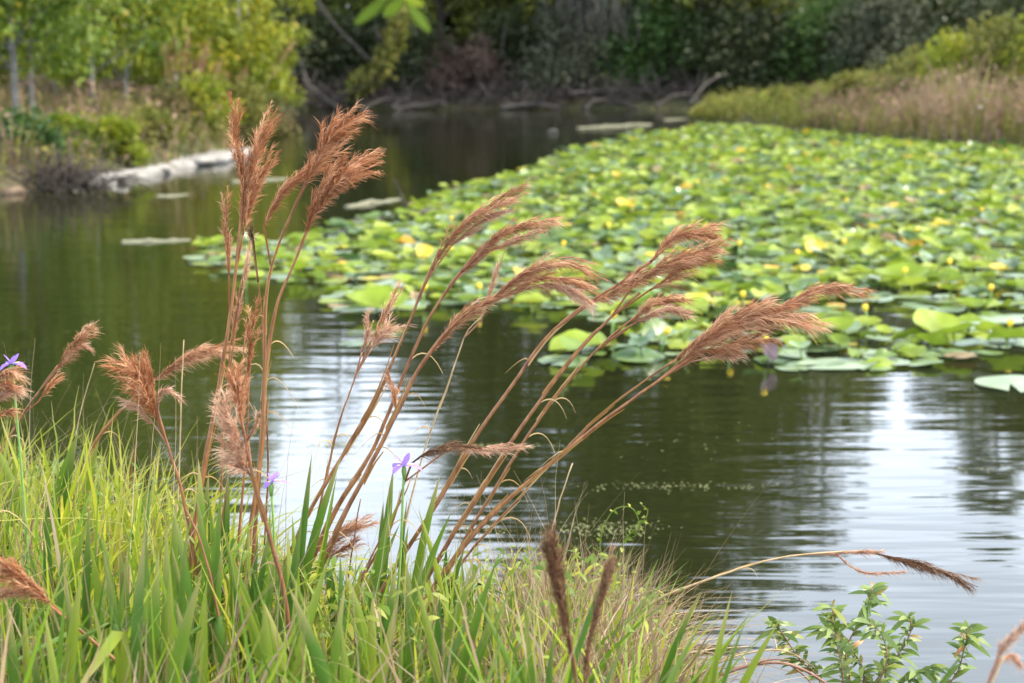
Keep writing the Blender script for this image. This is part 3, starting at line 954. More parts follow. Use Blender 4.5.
# white bird on the right bank
bp = at(980, 112, 31.5)
broot = empty('bird', bp)
tag(broot, 'small white bird perched among the mauve weeds on the right bank', 'bird')
mb = MB()
mb.tube(spline([(-.10, 0, .02), (-.03, 0, .06), (.03, 0, .10), (.05, 0, .16), (.045, 0, .21), (.07, 0, .235)], 14),
        [.006, .025, .042, .048, .045, .036, .024, .018, .015, .014, .016, .02, .018, .006], 10)
mb.build('body', M['white'], broot, True)
mb = MB()
mb.tube([(.068, 0, .233), (.09, 0, .228), (.115, 0, .222)], [.006, .004, .001], 5)
mb.build('beak', M['lily_yellow'], broot, True)
for s_ in (-.012, .012):
    mb = MB()
    mb.tube([(0, s_, .05), (.005, s_, -.1), (0, s_, -.32)], [.004, .004, .004], 5)
    mb.build('leg', M['dark_bark'], broot, True)

# small pale scrap drifting on the dark water
c = on(553, 133)
mb = MB()
mb.tube(spline([(-.09, 0, 0), (-.03, .02, .05), (.05, 0, .05), (.1, .02, .01)], 10), [.004, .012, .017, .018, .017, .016, .014, .012, .01, .004], 8)
o = mb.build('floating_scrap', M['stone'], None, True)
o.location = c
tag(o, 'small white scrap floating alone on the dark water beyond the pad bed', 'debris')

# ------------------------------------------------------------------ lily pads
def pad_mesh(form, seed):
    r_ = np.random.default_rng(seed)
    nu, rings = 22, (0, .35, .7, .9, 1.0)
    mb = MB()
    ths = np.linspace(-math.pi + .16, math.pi - .16, nu)
    V = []
    k1, k2, p1, p2 = r_.integers(2, 4), r_.integers(4, 7), r_.uniform(0, 6), r_.uniform(0, 6)
    for rr in rings:
        for th in ths:
            lob = 1.0 + .10 * math.cos(th) + .16 * (abs(th) / math.pi) ** 6
            rad = rr * lob * .5
            x_, y_ = rad * math.cos(th) * 1.08, rad * math.sin(th) * .86
            wv = rr ** 2 * (.045 * math.sin(k1 * th + p1) + .03 * math.sin(k2 * th + p2))
            if form == 'flat':
                z_ = wv * .22
            elif form == 'cupped':
                z_ = wv * .8 + .14 * rr ** 2 + .16 * abs(y_)
            elif form == 'fold':
                z_ = wv + .62 * abs(y_) ** 1.15 - .12 * x_ * x_
            else:                                # droop: edges bend down
                z_ = wv - .30 * rr ** 2.4 * .5 - .1 * x_
            V.append((x_, y_, z_))
    V = np.array(V)
    n = nu
    f = []
    for i_ in range(len(rings) - 1):
        for j_ in range(nu - 1):
            f.append((i_ * n + j_, (i_ + 1) * n + j_, (i_ + 1) * n + j_ + 1, i_ * n + j_ + 1))
    return V, np.array(f)


PADV = {fm: [pad_mesh(fm, 11 + 7 * k + 100 * fi) for k in range(3)] for fi, fm in enumerate(('flat', 'cupped', 'fold', 'droop'))}


def in_poly(px, py, poly):
    poly = np.asarray(poly, float)
    ins = np.zeros(len(px), bool)
    for a, b_ in zip(poly, np.roll(poly, -1, 0)):
        c = (a[1] > py) != (b_[1] > py)
        ins ^= c & (px < a[0] + (py - a[1]) / (b_[1] - a[1] + 1e-12) * (b_[0] - a[0]))
    return ins


BED = [(188, 264), (198, 242), (262, 244), (300, 240), (345, 226), (400, 214), (445, 192), (520, 174), (556, 156), (620, 140), (700, 127), (758, 129), (850, 138), (930, 145), (1160, 150),
       (1160, 312), (1024, 320), (960, 316), (880, 303), (820, 312), (760, 330), (700, 324), (640, 320), (600, 322), (560, 306), (520, 318), (470, 306), (430, 310), (395, 318), (340, 312), (330, 298), (345, 284), (300, 285), (230, 274)]
FRONT = [(536, 362), (590, 345), (640, 336), (700, 324), (760, 334), (830, 322), (900, 332), (960, 326), (1080, 338), (1080, 352), (1000, 352), (960, 362), (900, 368), (840, 370), (760, 370), (700, 352), (640, 366), (580, 370)]
BEDW = np.array([on(*p)[:2] for p in BED])
FRW = np.array([on(*p)[:2] for p in FRONT])


def scatter_pads(poly, dens):
    lo, hi = poly.min(0), poly.max(0)
    n = int(np.prod(hi - lo) * dens)
    pts = rng.uniform(lo, hi, (n, 2))
    pts = pts[in_poly(pts[:, 0], pts[:, 1], poly)]
    return pts


A_ = scatter_pads(BEDW, 90)
keep = []
grid = {}
for p_ in A_:                                    # keep neighbours apart a little
    key = (int(p_[0] / .2), int(p_[1] / .2))
    ok = True
    for dx in (-1, 0, 1):
        for dy in (-1, 0, 1):
            for q in grid.get((key[0] + dx, key[1] + dy), ()):
                if (q[0] - p_[0]) ** 2 + (q[1] - p_[1]) ** 2 < .095 ** 2:
                    ok = False
    if ok:
        grid.setdefault(key, []).append(p_)
        keep.append(p_)
A_ = np.array(keep)
# a few open leads in the bed
gap = bumps(A_[:, 0] * 1.3 + 2, A_[:, 1] * .8) > .80
A_ = A_[~gap]
B_ = scatter_pads(FRW, 38)
A_ = A_[pond_dist(A_[:, 0], A_[:, 1]) < -.06]
ALL = np.vstack([A_, B_])
front_flag = np.r_[np.zeros(len(A_), bool), np.ones(len(B_), bool)]
edge = np.zeros(len(ALL))
polyw = [BEDW, FRW]
for k, p_ in enumerate(ALL):
    pl = polyw[1] if front_flag[k] else polyw[0]
    e0, e1 = pl, np.roll(pl, -1, 0)
    e = e1 - e0
    s = np.clip(((p_ - e0) * e).sum(1) / (e * e).sum(1), 0, 1)
    edge[k] = np.hypot(*(p_ - (e0 + s[:, None] * e)).T).min()

MATKEY = ['pad_bright', 'pad_green', 'pad_sky_sheen', 'pad_yellow', 'pad_brown']
COLW = {'pad_bright': 'bright yellow-green', 'pad_green': 'deep green', 'pad_sky_sheen': 'grey-green shiny', 'pad_yellow': 'yellowing', 'pad_brown': 'brown withering'}
FORMW = {'flat': 'flat floating', 'cupped': 'cupped', 'fold': 'upright folded', 'droop': 'drooping'}


def rotm(rx, ry, rz):
    cx, sx, cy, sy, cz, sz = math.cos(rx), math.sin(rx), math.cos(ry), math.sin(ry), math.cos(rz), math.sin(rz)
    Rx = np.array([[1, 0, 0], [0, cx, -sx], [0, sx, cx]])
    Ry = np.array([[cy, 0, sy], [0, 1, 0], [-sy, 0, cy]])
    Rz = np.array([[cz, -sz, 0], [sz, cz, 0], [0, 0, 1]])
    return Rz @ Ry @ Rx


def pad_spec(k):
    inner = min(1, edge[k] / .5)
    patch = bumps(np.array([ALL[k][0] * .9 + 9]), np.array([ALL[k][1] * .45]))[0]
    u = rng.random()
    pe = (.28 + .34 * inner) * (.9 + .35 * patch)
    if u < pe:
        form = rng.choice(['cupped', 'fold', 'droop'], p=[.38, .37, .25])
    else:
        form = 'flat'
    if form == 'flat':
        mk = rng.choice(MATKEY, p=[.24, .19, .51, .015, .045])
        z = rng.uniform(.006, .03)
        rot = (rng.normal(0, .03), rng.normal(0, .03), rng.uniform(0, 6.28))
        size = rng.uniform(.13, .235)
    else:
        mk = rng.choice(MATKEY, p=[.68, .22, .05, .025, .025])
        z = rng.uniform(.02, .085)
        rot = (rng.normal(0, .17), -abs(rng.normal(.05, .17)), rng.uniform(0, 6.28))
        size = rng.uniform(.125, .215)
    return dict(form=str(form), mat=str(mk), z=float(z), rot=rot, size=float(size), var=int(rng.integers(0, 3)), tint=float(rng.random()))


specs = [pad_spec(k) for k in range(len(ALL))]
PX, PY = to_px(np.c_[ALL, [s['z'] for s in specs]])
inview = (PX > -5) & (PX < 1029)
appear = np.array([s['size'] for s in specs]) * F / ALL[:, 1]
order = [k for k in np.argsort(-appear) if inview[k]]
single = set(order[:296])


def pad_geo(mb, s, x=0, y=0, z0=None, baked=False, matidx=0):
    V, f = PADV[s['form']][s['var']]
    z = s['z'] if z0 is None else z0
    V = V * s['size']
    if baked:
        V = V @ rotm(*s['rot']).T + np.array([x, y, z])
    mb.add(V, f, np.tile([s['tint'], .3, .5], (len(V), 1)), matidx)
    if s['form'] != 'flat':
        top = np.array([x, y, z]) if baked else np.zeros(3)
        if baked:
            mb.tube([top, top + np.array([.01, 0, -.06]), top + np.array([.02, .01, -z - .08])], .006, 4, matidx, s['tint'])
        else:
            Rm = rotm(*s['rot'])
            dn = Rm.T @ np.array([.02, .01, -z - .08])
            mb.tube([top, dn * .5, dn], .006, 4, matidx, s['tint'])


def where_words(px, py, fr):
    if fr:
        if px < 660: return 'in the front cluster left of the lowest long plume'
        if px < 780: return 'in the front cluster beside the lowest long plume'
        if px < 900: return 'in the front cluster right of the lowest long plume'
        return 'in the front cluster towards the right edge'
    if px < 330: return 'at the left tip of the pad bed'
    if px < 480: return 'on the near left margin of the pad bed'
    if px < 640: return 'on the near margin between the middle plumes'
    if px < 760: return 'in the pad bed behind the rose-brown plumes'
    if px < 880: return 'in the pad bed above the lowest long plume'
    return 'in the pad bed towards the right edge'


cache = {}
for k in sorted(single, key=lambda q: -appear[q]):
    s = specs[k]
    key = (s['form'], s['var'], s['mat'], round(s['tint'] * 5)) if s['form'] == 'flat' else None
    lab = f"{COLW[s['mat']]} {FORMW[s['form']]} lily leaf {where_words(PX[k], PY[k], front_flag[k])}"
    if key in cache and key is not None:
        o = cache[key].copy()
        SC.collection.objects.link(o)
        sc_ = s['size'] / o['mesh_size']
    else:
        mb = MB()
        pad_geo(mb, s)
        o = mb.build('lily_pad', M[s['mat']], None, True)
        o['mesh_size'] = s['size']
        sc_ = 1
        if key is not None:
            cache[key] = o
    o.scale = (sc_, sc_, sc_)
    o.location = (ALL[k][0], ALL[k][1], s['z'])
    o.rotation_euler = s['rot']
    tag(o, lab, 'lily pad', 'lily pads of the nearer bed')
mb = MB()
for k in range(len(ALL)):
    if k not in single:
        s = specs[k]
        pad_geo(mb, s, ALL[k][0], ALL[k][1], baked=True, matidx=MATKEY.index(s['mat']))
o = mb.build('lily_leaves', [M[k] for k in MATKEY], None, True)
tag(o, 'far part of the bed of yellow-green lily leaves crowding the pond', 'lily leaves', kind='stuff')


def lone_pad(px, py, form, mat, size, label, rot=(0, 0, 0), z=.012, tint=.5, var=0):
    c = on(px, py)
    s = dict(form=form, mat=mat, z=z, rot=rot, size=size, var=var, tint=tint)
    mb = MB()
    pad_geo(mb, s)
    o = mb.build('lily_pad', M[mat], None, True)
    o.location = (c[0], c[1], z)
    o.rotation_euler = rot
    return tag(o, label, 'lily pad', 'lone lily pads')


lone_pad(835, 366, 'flat', 'pad_sky_sheen', .40, 'pale flat lily pad floating clear in front of the front cluster', (0, 0, .4), .014, .9)
lone_pad(790, 362, 'flat', 'pad_sky_sheen', .36, 'mauve-grey flat lily pad beside the pale one in front of the cluster', (0, 0, 2.4), .010, .2, 1)
lone_pad(1010, 386, 'flat', 'pad_sky_sheen', .40, 'pale lily pad floating by itself near the right edge with scraps on it', (0, 0, 1.4), .014, .8)
lone_pad(640, 356, 'droop', 'pad_green', .32, 'large deep green drooping lily leaf at the left of the front cluster', (.15, .05, .2), .05, .3)
lone_pad(576, 357, 'fold', 'pad_bright', .28, 'bright folded lily leaf at the very left end of the front cluster', (.22, -.12, .3), .05, .6)
lone_pad(562, 362, 'flat', 'pad_sky_sheen', .3, 'flat pale lily pad under the bright folded leaf at the left of the front cluster', (0, 0, 1), .012, .8)
lone_pad(935, 346, 'cupped', 'pad_bright', .34, 'large bright fan-shaped lily leaf standing in the front cluster', (.25, -.15, 1.2), .08, .7)
lone_pad(830, 344, 'cupped', 'pad_bright', .32, 'wide bright cupped lily leaf low on the front cluster', (.15, -.05, .2), .05, .5)
lone_pad(376, 314, 'cupped', 'pad_bright', .36, 'bright cupped lily leaf at the lower left corner of the pad bed', (.3, 0, .2), .05, .5)
lone_pad(355, 313, 'flat', 'pad_green', .30, 'green lily pad with a pale rim at the lower left corner of the pad bed', (0, 0, .8), .03, .6)
lone_pad(358, 345, 'flat', 'pad_green', .22, 'small dark lily pad drifting alone below the pad bed on the left', (0, 0, .8), .012, .3)
lone_pad(900, 290, 'cupped', 'pad_bright', .34, 'broad bright lily leaf standing just past the tip of the lowest long plume', (.18, -.05, .1), .08, .4)
lone_pad(767, 366, 'fold', 'pad_dead', .13, 'blackish withered lily leaf hanging at the edge of the front cluster', (.3, -.8, 1.8), .08, .5)
lone_pad(74 + 350, 268, 'fold', 'pad_yellow', .16, 'golden yellow lily leaf standing near the left middle of the pad bed', (.4, -.5, 1.2), .12, .5)
lone_pad(985, 322, 'flat', 'pad_sky_sheen', .42, 'big pale shining lily pad at the lower right of the pad bed', (0, 0, .2), .014, .9, 2)

# yellow lily flowers standing among the leaves
FLW = [(246, 282), (421, 300), (452, 258), (482, 298), (531, 294), (612, 330), (744, 306), (660, 345), (766, 356), (727, 340), (560, 252), (610, 232), (690, 262), (738, 252), (800, 262), (848, 250), (868, 322),
       (905, 282), (952, 272), (990, 300), (1006, 338), (915, 236), (850, 205), (770, 190), (700, 185), (640, 170), (590, 180), (980, 215), (505, 215), (450, 225)]
proto = None
for k, (px, py) in enumerate(FLW):
    c = on(px, py + 8)
    if proto is None:
        root = empty('lily_flower')
        mb = MB()
        mb.tube([(0, 0, -.1), (.004, 0, .04), (0, .003, .12)], .006, 6)
        a_ = mb.build('stalk', M['flower_stalk'], root, True)
        mb = MB()
        mb.tube([(0, 0, .112), (0, 0, .118), (0, 0, .13), (0, 0, .145), (0, 0, .156), (0, 0, .158)], [.004, .011, .017, .018, .014, .006], 10)
        b_ = mb.build('flower_head', M['lily_yellow'], root, True)
        proto = (a_, b_)
    else:
        root = empty('lily_flower')
        for ch in proto:
            d_ = ch.copy()
            SC.collection.objects.link(d_)
            d_.parent = root
    root.location = (c[0], c[1], 0)
    root.rotation_euler = (rng.normal(0, .15), rng.normal(0, .15), rng.uniform(0, 6))
    wh = where_words(px, py, py > 335)
    dist_w = 'far back ' if py < 210 else ('midway back ' if py < 270 else '')
    tag(root, 'round yellow lily flower ' + dist_w + wh, 'flower', 'yellow pond lily flowers')

# floating algae specks
mb = MB()
for (px, py, wx_, wy_, n) in ((500, 447, 50, 2.5, 260), (345, 445, 50, 2.5, 160), (600, 530, 60, 8, 260), (470, 530, 40, 5, 80), (660, 487, 120, 5, 160), (980, 470, 40, 4, 30), (720, 445, 100, 30, 40)):
    a_ = np.array([on(px + rng.normal(0, wx_ * .5), py + rng.normal(0, wy_ * .5)) for _ in range(n)])
    a_[:, 2] = .004
    az = rng.uniform(0, 6.28, n)
    Ln = rng.uniform(.004, .014, n)
    mb.leaves(a_, np.stack([np.cos(az), np.sin(az), az * 0], 1), np.tile([0, 0, 1.0], (n, 1)), Ln, Ln * .4, rng.random(n), fold=.05)
tag(mb.build('algae', M['algae']), 'pale scraps of algae drifting in streaks on the open water', 'algae', kind='stuff')


# ------------------------------------------------------------------ plume grass
def tuft(mb, pts, wd, hair_n=900, density=1.0):
    """feathery head along a centre line: racemes leave it at a small angle, each carrying fine hairs"""
    n0 = 26
    P = spline(pts, n0)
    T = unit(np.gradient(P, axis=0))
    Lt = np.linalg.norm(np.diff(P, axis=0), axis=1).sum()
    mb.tube(P, np.linspace(.0022, .0008, n0), 4, 0, .15)
    nr = int(17 * density) + 7
    droop = unit(P[-1] - P[-4])
    for k in range(nr):
        u = rng.uniform(0, .7)
        i_ = int(u * (n0 - 1))
        t_ = T[i_]
        sd_ = rand_dirs(1)[0]
        sd_ = unit(sd_ - t_ * (sd_ @ t_))
        ln = Lt * rng.uniform(.26, .5) * (1.08 - .4 * u)
        grow = (.35 + .65 * math.sin(math.pi * min(1, .15 + u * .95)))
        spread = wd * .5 * grow * rng.uniform(.35, 1.1)
        a0 = P[i_]
        K = 9
        s = np.linspace(0, 1, K)
        i2 = np.clip(i_ + s * ln / Lt * n0, 0, n0 - 1)
        along = np.stack([np.interp(i2, np.arange(n0), P[:, c_]) for c_ in range(3)], 1)
        over = np.maximum(i_ + s * ln / Lt * n0 - (n0 - 1), 0) / n0 * Lt
        along = along + droop * over[:, None] * .6
        R_ = along + sd_ * (spread * (s ** 1.15))[:, None] + rng.normal(0, .0012, (K, 3))
        rt = rng.uniform(.15, .85)
        nh = max(10, int(hair_n / nr))
        ui = rng.uniform(0, 1, nh)
        B = np.stack([np.interp(ui, s, R_[:, c_]) for c_ in range(3)], 1)
        tr = unit(R_[-1] - R_[0])
        hd = unit(tr + rand_dirs(nh) * rng.uniform(.1, .7, nh)[:, None])
        hl = rng.uniform(.4, 1.25) * rng.uniform(.010, .031, nh) * (.6 + wd / .09)
        Kk = 3
        sk = np.linspace(0, 1, Kk)
        HP = B[:, None] + hd[:, None] * (hl[:, None] * sk)[..., None] + (rand_dirs(nh) * .004)[:, None] * (sk ** 2)[None, :, None] - np.array([0, 0, .3]) * (hl[:, None] * sk ** 2)[..., None]
        side = np.cross(hd, rand_dirs(nh))
        mb.ribbon(HP, np.full((nh, Kk), .00058) * np.array([1, .85, .3]), unit(side), np.clip(rt + rng.normal(0, .18, nh) + .25 * (ui - .5), 0, 1))
        mb.ribbon(R_[None], np.full((1, K), .0011) * np.linspace(1, .4, K), rand_dirs(1), np.array([.1]))


SW = 2.2e-3        # metres per pixel at four metres


def plume(label, Yd, stem, tufts, r=.0050, mat='plume', stemmat='stem', blades=3, name='plume_grass', hair=1.0, lean=0, group='brown plume grass stems on the near bank'):
    """stem: pixel points from base up; tufts: list of (pixel points, width px[, hair count])"""
    sc = Yd / F
    def W3(p, dy=0):
        return at(p[0], p[1], Yd + dy)
    pts = [W3(p) for p in stem]
    x0, z0 = pts[0][0], pts[0][2]
    gzz = gz(x0, Yd)
    if z0 > gzz + .02:                           # root it in the bank
        d = pts[0] - pts[1]
        k = min(1.2, (z0 - gzz) / max(.05, -d[2])) if d[2] < 0 else 1
        b0 = np.array([x0 + d[0] * k * .7, Yd, gzz - .04])
        pts = [b0] + pts
    else:
        pts[0][2] = min(z0, gzz) - .02
    r = r * 1.08
    P = spline(pts, 40)
    base = P[0].copy()
    root = empty(name, base)
    tag(root, label, 'plume grass', group)
    mb = MB()
    P = P + np.cumsum(rng.normal(0, .0006, (40, 3)), 0)
    mb.tube(P, np.linspace(r, r * .42, 40), 7)
    recenter(mb, base).build('stem', M[stemmat], root, True)
    # sheathing leaf strips that clasp the stem and peel away
    if blades:
        mb = MB()
        for _ in range(blades * 3):
            k = rng.integers(4, 30)
            ln = rng.integers(4, 9)
            seg = P[k:k + ln]
            if len(seg) < 4: continue
            off = unit(rng.normal(size=3)) * np.array([1, .5, .3])
            s = np.linspace(0, 1, len(seg))
            Q = seg + off * (r * .8 + .008 * s[:, None] ** 2)
            mb.ribbon(Q[None], (np.full(len(seg), r * 1.0) * (1 - .75 * s))[None], unit(np.cross(off, [0, 1, .2]))[None], rng.random(1))
        for _ in range(blades):                  # curling dry leaf
            k = rng.integers(10, 30)
            d = unit(P[k + 3] - P[k])
            sg = 1 if rng.random() < .75 else -1
            ln = rng.uniform(.05, .13)
            K = 8
            s = np.linspace(0, 1, K)
            Q = P[k] + d * (ln * .8 * s - ln * .7 * s ** 2.5)[:, None] + np.array([sg, rng.normal(0, .3), -.1]) * (ln * (.2 * s + .5 * s ** 2))[:, None] - np.array([0, 0, ln * .35]) * (s ** 3)[:, None]
            mb.ribbon(Q[None], (.0024 * (1 - .8 * s))[None], np.array([[.2, .4, .9]]), rng.uniform(.5, 1, 1))
        recenter(mb, base).build('leaf_sheath', M['sheath'], root)
    for tf in tufts:
        tp, wpx = tf[0], tf[1]
        mt = tf[2] if len(tf) > 2 else mat
        n = len(tp)
        dys = np.linspace(0, rng.normal(0, .03), n)
        p3 = [W3(p, dy) for p, dy in zip(tp, dys)]
        # tie the tuft to the stem with a fine stalk
        k = int(np.argmin(np.linalg.norm(P - p3[0], axis=1)))
        k = max(0, k - 3)
        mb = MB()
        if np.linalg.norm(P[k] - p3[0]) > .01:
            mb.tube(spline([P[k], (P[k] + p3[0]) / 2, p3[0]], 6), .0022, 5, 0, .1)
        ln = sum(np.linalg.norm(np.subtract(tp[i_ + 1], tp[i_])) for i_ in range(n - 1))
        tuft(mb, p3, wpx * sc * 1.05, int(max(260, ln * wpx * .85) * hair), min(2.0, max(.5, wpx / 20)))
        recenter(mb, base).build('plume', M[mt], root)
    return root


plume('tall upright stem with two rust-red plumes spread in a V, the highest on the left', 3.95,
      [(188, 600), (197, 500), (216, 390), (229, 310), (236, 250), (242, 195)],
      [([(241, 215), (243, 180), (236, 140), (231, 98)], 19), ([(241, 225), (248, 185), (259, 145), (277, 108)], 24), ([(243, 235), (252, 195), (266, 165), (273, 150)], 22), ([(229, 275), (227, 230), (226, 192)], 12)], .0065)
plume('stem ending in the topmost rust-red plume leaning right over the dark water', 4.05,
      [(250, 620), (258, 470), (262, 360), (264, 290), (280, 235), (306, 180)],
      [([(306, 185), (318, 158), (336, 130), (364, 112)], 30), ([(264, 226), (280, 196), (305, 172), (348, 142)], 20)], .0052)
plume('stem with a broad rust-red plume fanned out just below the topmost one', 4.0,
      [(235, 640), (258, 460), (266, 370), (276, 305), (294, 262), (308, 228)],
      [([(306, 232), (320, 200), (340, 176), (374, 152)], 32), ([(312, 220), (335, 188), (356, 174), (383, 163)], 20)], .0058)
plume('thin stem with a narrow upright orange plume between the tall stems', 3.9,
      [(232, 620), (244, 460), (248, 380), (250, 350)],
      [([(247, 378), (250, 345), (257, 300)], 15)], .0036)
plume('slim stem with a faded narrow plume close beside the tallest stem', 4.2,
      [(215, 600), (225, 420), (234, 340), (242, 280)],
      [([(230, 345), (236, 315), (240, 285)], 12, 'rose_plume'), ([(243, 290), (247, 262), (252, 232)], 10, 'pale_plume')], .0034)
plume('thin dark stem without a plume rising left of the topmost plume', 4.1,
      [(262, 620), (268, 480), (266, 380), (262, 305), (252, 234)], [([(254, 246), (252, 236), (251, 226)], 5, 'dark_plume')], .003, 'plume', 'dark_stem', 1)
plume('stem with the bushy tan plume fanning to the left above the grass', 3.9,
      [(205, 620), (186, 505), (172, 455), (158, 415)],
      [([(157, 420), (148, 398), (134, 374), (114, 358)], 38), ([(156, 412), (152, 385), (145, 354)], 14), ([(154, 425), (140, 410), (123, 398)], 12, 'pale_plume'), ([(158, 410), (160, 394), (168, 390), (179, 398)], 7, 'pale_plume')], .0058)
plume('stem crossing behind the bushy tan plume with a long plume pointing right', 4.5,
      [(70, 520), (92, 450), (126, 406), (155, 378)],
      [([(152, 382), (176, 364), (204, 350), (236, 344)], 24, 'rose_plume')], .0048)
plume('left leaning stem with a slim plume near the small purple flower', 4.4,
      [(0, 470), (16, 428), (40, 392), (60, 366)],
      [([(54, 374), (70, 352), (82, 336), (98, 324)], 15, 'rose_plume'), ([(66, 360), (80, 346), (92, 350)], 8, 'pale_plume'), ([(38, 402), (50, 385), (63, 375)], 9, 'plume')], .0048)
plume('stem at the left edge with ragged brown tufts behind the small purple flower', 3.7,
      [(-8, 520), (-6, 440), (-4, 380)],
      [([(-6, 382), (6, 372), (22, 372)], 15, 'rose_plume'), ([(-6, 404), (6, 392), (22, 390)], 18, 'pale_plume'), ([(-6, 420), (6, 412), (17, 412)], 10, 'plume'), ([(-5, 392), (4, 384), (16, 384)], 12, 'plume')], .0045)
plume('dark reddish stem in front of the others with three pale shaggy tufts', 3.35,
      [(291, 720), (290, 650), (283, 590), (268, 530), (254, 480), (242, 420)],
      [([(243, 428), (238, 398), (234, 364)], 26, 'plume'), ([(246, 452), (232, 430), (220, 396)], 26, 'pale_plume'), ([(250, 475), (238, 458), (229, 436)], 26, 'pale_plume'), ([(248, 440), (256, 425), (258, 412)], 6, 'pale_plume')], .0062, 'plume', 'dark_stem', 2)
plume('slender stem with a long thin plume and a tousled pale tuft left of the arching stems', 4.1,
      [(300, 600), (322, 500), (338, 430), (356, 375), (372, 338)],
      [([(368, 348), (382, 320), (400, 284)], 10, 'rose_plume'), ([(362, 352), (368, 332), (366, 310)], 12, 'pale_plume'), ([(372, 348), (384, 332), (396, 322)], 22, 'pale_plume')], .0034)
plume('arching stem with the uppermost rose plume over the left half of the pad bed', 4.05,
      [(255, 640), (305, 520), (345, 452), (376, 400), (402, 340), (425, 285), (440, 250)],
      [([(432, 270), (450, 240), (478, 214), (530, 187)], 20, 'rose_plume'), ([(452, 245), (478, 224), (516, 208)], 12, 'pale_plume')], .0060, 'rose_plume')
plume('arching stem with a rose plume below and right of the uppermost one', 4.05,
      [(280, 640), (330, 520), (372, 450), (405, 370), (430, 318), (455, 280), (475, 255)],
      [([(462, 272), (484, 248), (512, 230), (560, 216)], 20, 'rose_plume'), ([(492, 250), (520, 238), (548, 230)], 12, 'pale_plume')], .0062, 'rose_plume')
plume('thick arching stem whose drooping plume splits into three at the middle of the picture', 3.95,
      [(290, 650), (338, 530), (372, 465), (400, 412), (424, 365), (455, 325), (490, 300)],
      [([(488, 302), (520, 278), (562, 262), (608, 276)], 20, 'rose_plume'), ([(500, 298), (545, 278), (602, 290)], 16, 'rose_plume'), ([(510, 294), (552, 284), (592, 305)], 14, 'pale_plume'), ([(432, 352), (462, 318), (505, 292)], 15, 'rose_plume'), ([(396, 412), (394, 392), (388, 374)], 12, 'plume')], .0070)
plume('wispy stem with a faint narrow plume between the arching stems', 4.4,
      [(385, 620), (405, 520), (424, 450), (448, 385), (466, 335), (482, 318)],
      [([(480, 322), (494, 280), (506, 248)], 8, 'pale_plume')], .0032, 'pale_plume', 'dry_stem', 1)
plume('stem broken over with a tight brown plume lying level beside the iris flower', 3.9,
      [(335, 630), (365, 575), (392, 525), (407, 475), (412, 462)],
      [([(412, 463), (428, 452), (452, 446), (482, 449)], 13, 'dark_plume'), ([(450, 448), (485, 450), (528, 447)], 10, 'pale_plume')], .0042)
plume('leaning stem with the highest of the rose plumes over the right half of the pad bed', 4.0,
      [(325, 680), (395, 570), (440, 500), (475, 440), (510, 390), (545, 340), (585, 306), (640, 272), (660, 252)],
      [([(590, 304), (622, 288), (652, 268)], 20, 'rose_plume'), ([(650, 262), (676, 236), (722, 230)], 22, 'rose_plume')], .0058, 'rose_plume')
plume('leaning stem with a dense rose plume just under the highest right-hand one', 3.98,
      [(365, 680), (440, 555), (500, 458), (530, 412), (566, 364), (604, 322), (640, 292)],
      [([(636, 282), (672, 262), (724, 242)], 22, 'rose_plume'), ([(650, 290), (688, 266), (718, 254)], 20, 'plume')], .0062, 'rose_plume')
plume('leaning stem with a fuzzy pale plume below the pair of rose plumes', 4.2,
      [(400, 660), (455, 560), (505, 475), (550, 408), (600, 350), (640, 318)],
      [([(626, 330), (652, 304), (688, 298)], 18, 'rose_plume'), ([(636, 322), (660, 312), (692, 314)], 14, 'pale_plume')], .0048, 'rose_plume')
plume('lowest long leaning stem with the great rose plume reaching furthest right', 3.95,
      [(360, 690), (420, 605), (480, 525), (540, 470), (600, 420), (650, 384), (690, 356)],
      [([(678, 364), (712, 336), (756, 316), (818, 320)], 36, 'rose_plume'), ([(740, 330), (790, 304), (828, 290), (870, 294)], 20, 'rose_plume'), ([(700, 352), (738, 344), (772, 334)], 22, 'plume'), ([(690, 362), (718, 356), (742, 352)], 14, 'pale_plume')], .0062, 'rose_plume')
plume('thin stem running just above the lowest long stem and lost in its plume', 4.15,
      [(400, 650), (462, 560), (525, 490), (590, 422), (640, 382), (675, 358)],
      [([(672, 362), (700, 340), (738, 326)], 16, 'rose_plume')], .0036)
plume('short stem with a small russet tuft low among the grass', 4.2,
      [(290, 640), (305, 590), (320, 562)],
      [([(314, 570), (336, 538), (372, 520)], 20, 'rose_plume'), ([(318, 565), (338, 552), (360, 540)], 14, 'plume')], .0045)
plume('blurred dark brown spike standing closest to the camera', 2.75,
      [(582, 760), (575, 690), (568, 630)],
      [([(572, 660), (562, 606), (553, 560), (545, 522)], 20, 'dark_plume'), ([(566, 620), (558, 580), (549, 540)], 14, 'dark_plume')], .0042, 'dark_plume', 'dark_stem', 0, hair=1.6)
plume('slimmer blurred brown spike right of the closest one', 2.8,
      [(578, 760), (583, 700), (588, 650)],
      [([(584, 670), (596, 615), (612, 556)], 12, 'dark_plume')], .0036, 'dark_plume', 'dark_stem', 0, hair=1.4)
plume('stem bending left across the lower left corner with a drooping brown plume', 3.1,
      [(190, 740), (140, 682), (82, 628), (48, 600)],
      [([(52, 604), (30, 584), (-18, 556)], 28, 'plume'), ([(46, 600), (22, 592), (-12, 590)], 18, 'rose_plume')], .0050, 'plume', 'stem', 1)
plume('long bowed stem stretching right over the water with a drooping dark plume', 4.3,
      [(600, 660), (650, 605), (704, 581), (772, 560), (838, 553), (880, 553)],
      [([(872, 553), (905, 560), (938, 570), (978, 587)], 14, 'dark_plume'), ([(835, 554), (858, 552), (885, 553)], 5, 'pale_plume'), ([(838, 555), (850, 566), (868, 573), (905, 572)], 3, 'pale_plume')], .0040, 'dark_plume', 'dry_stem', 1)
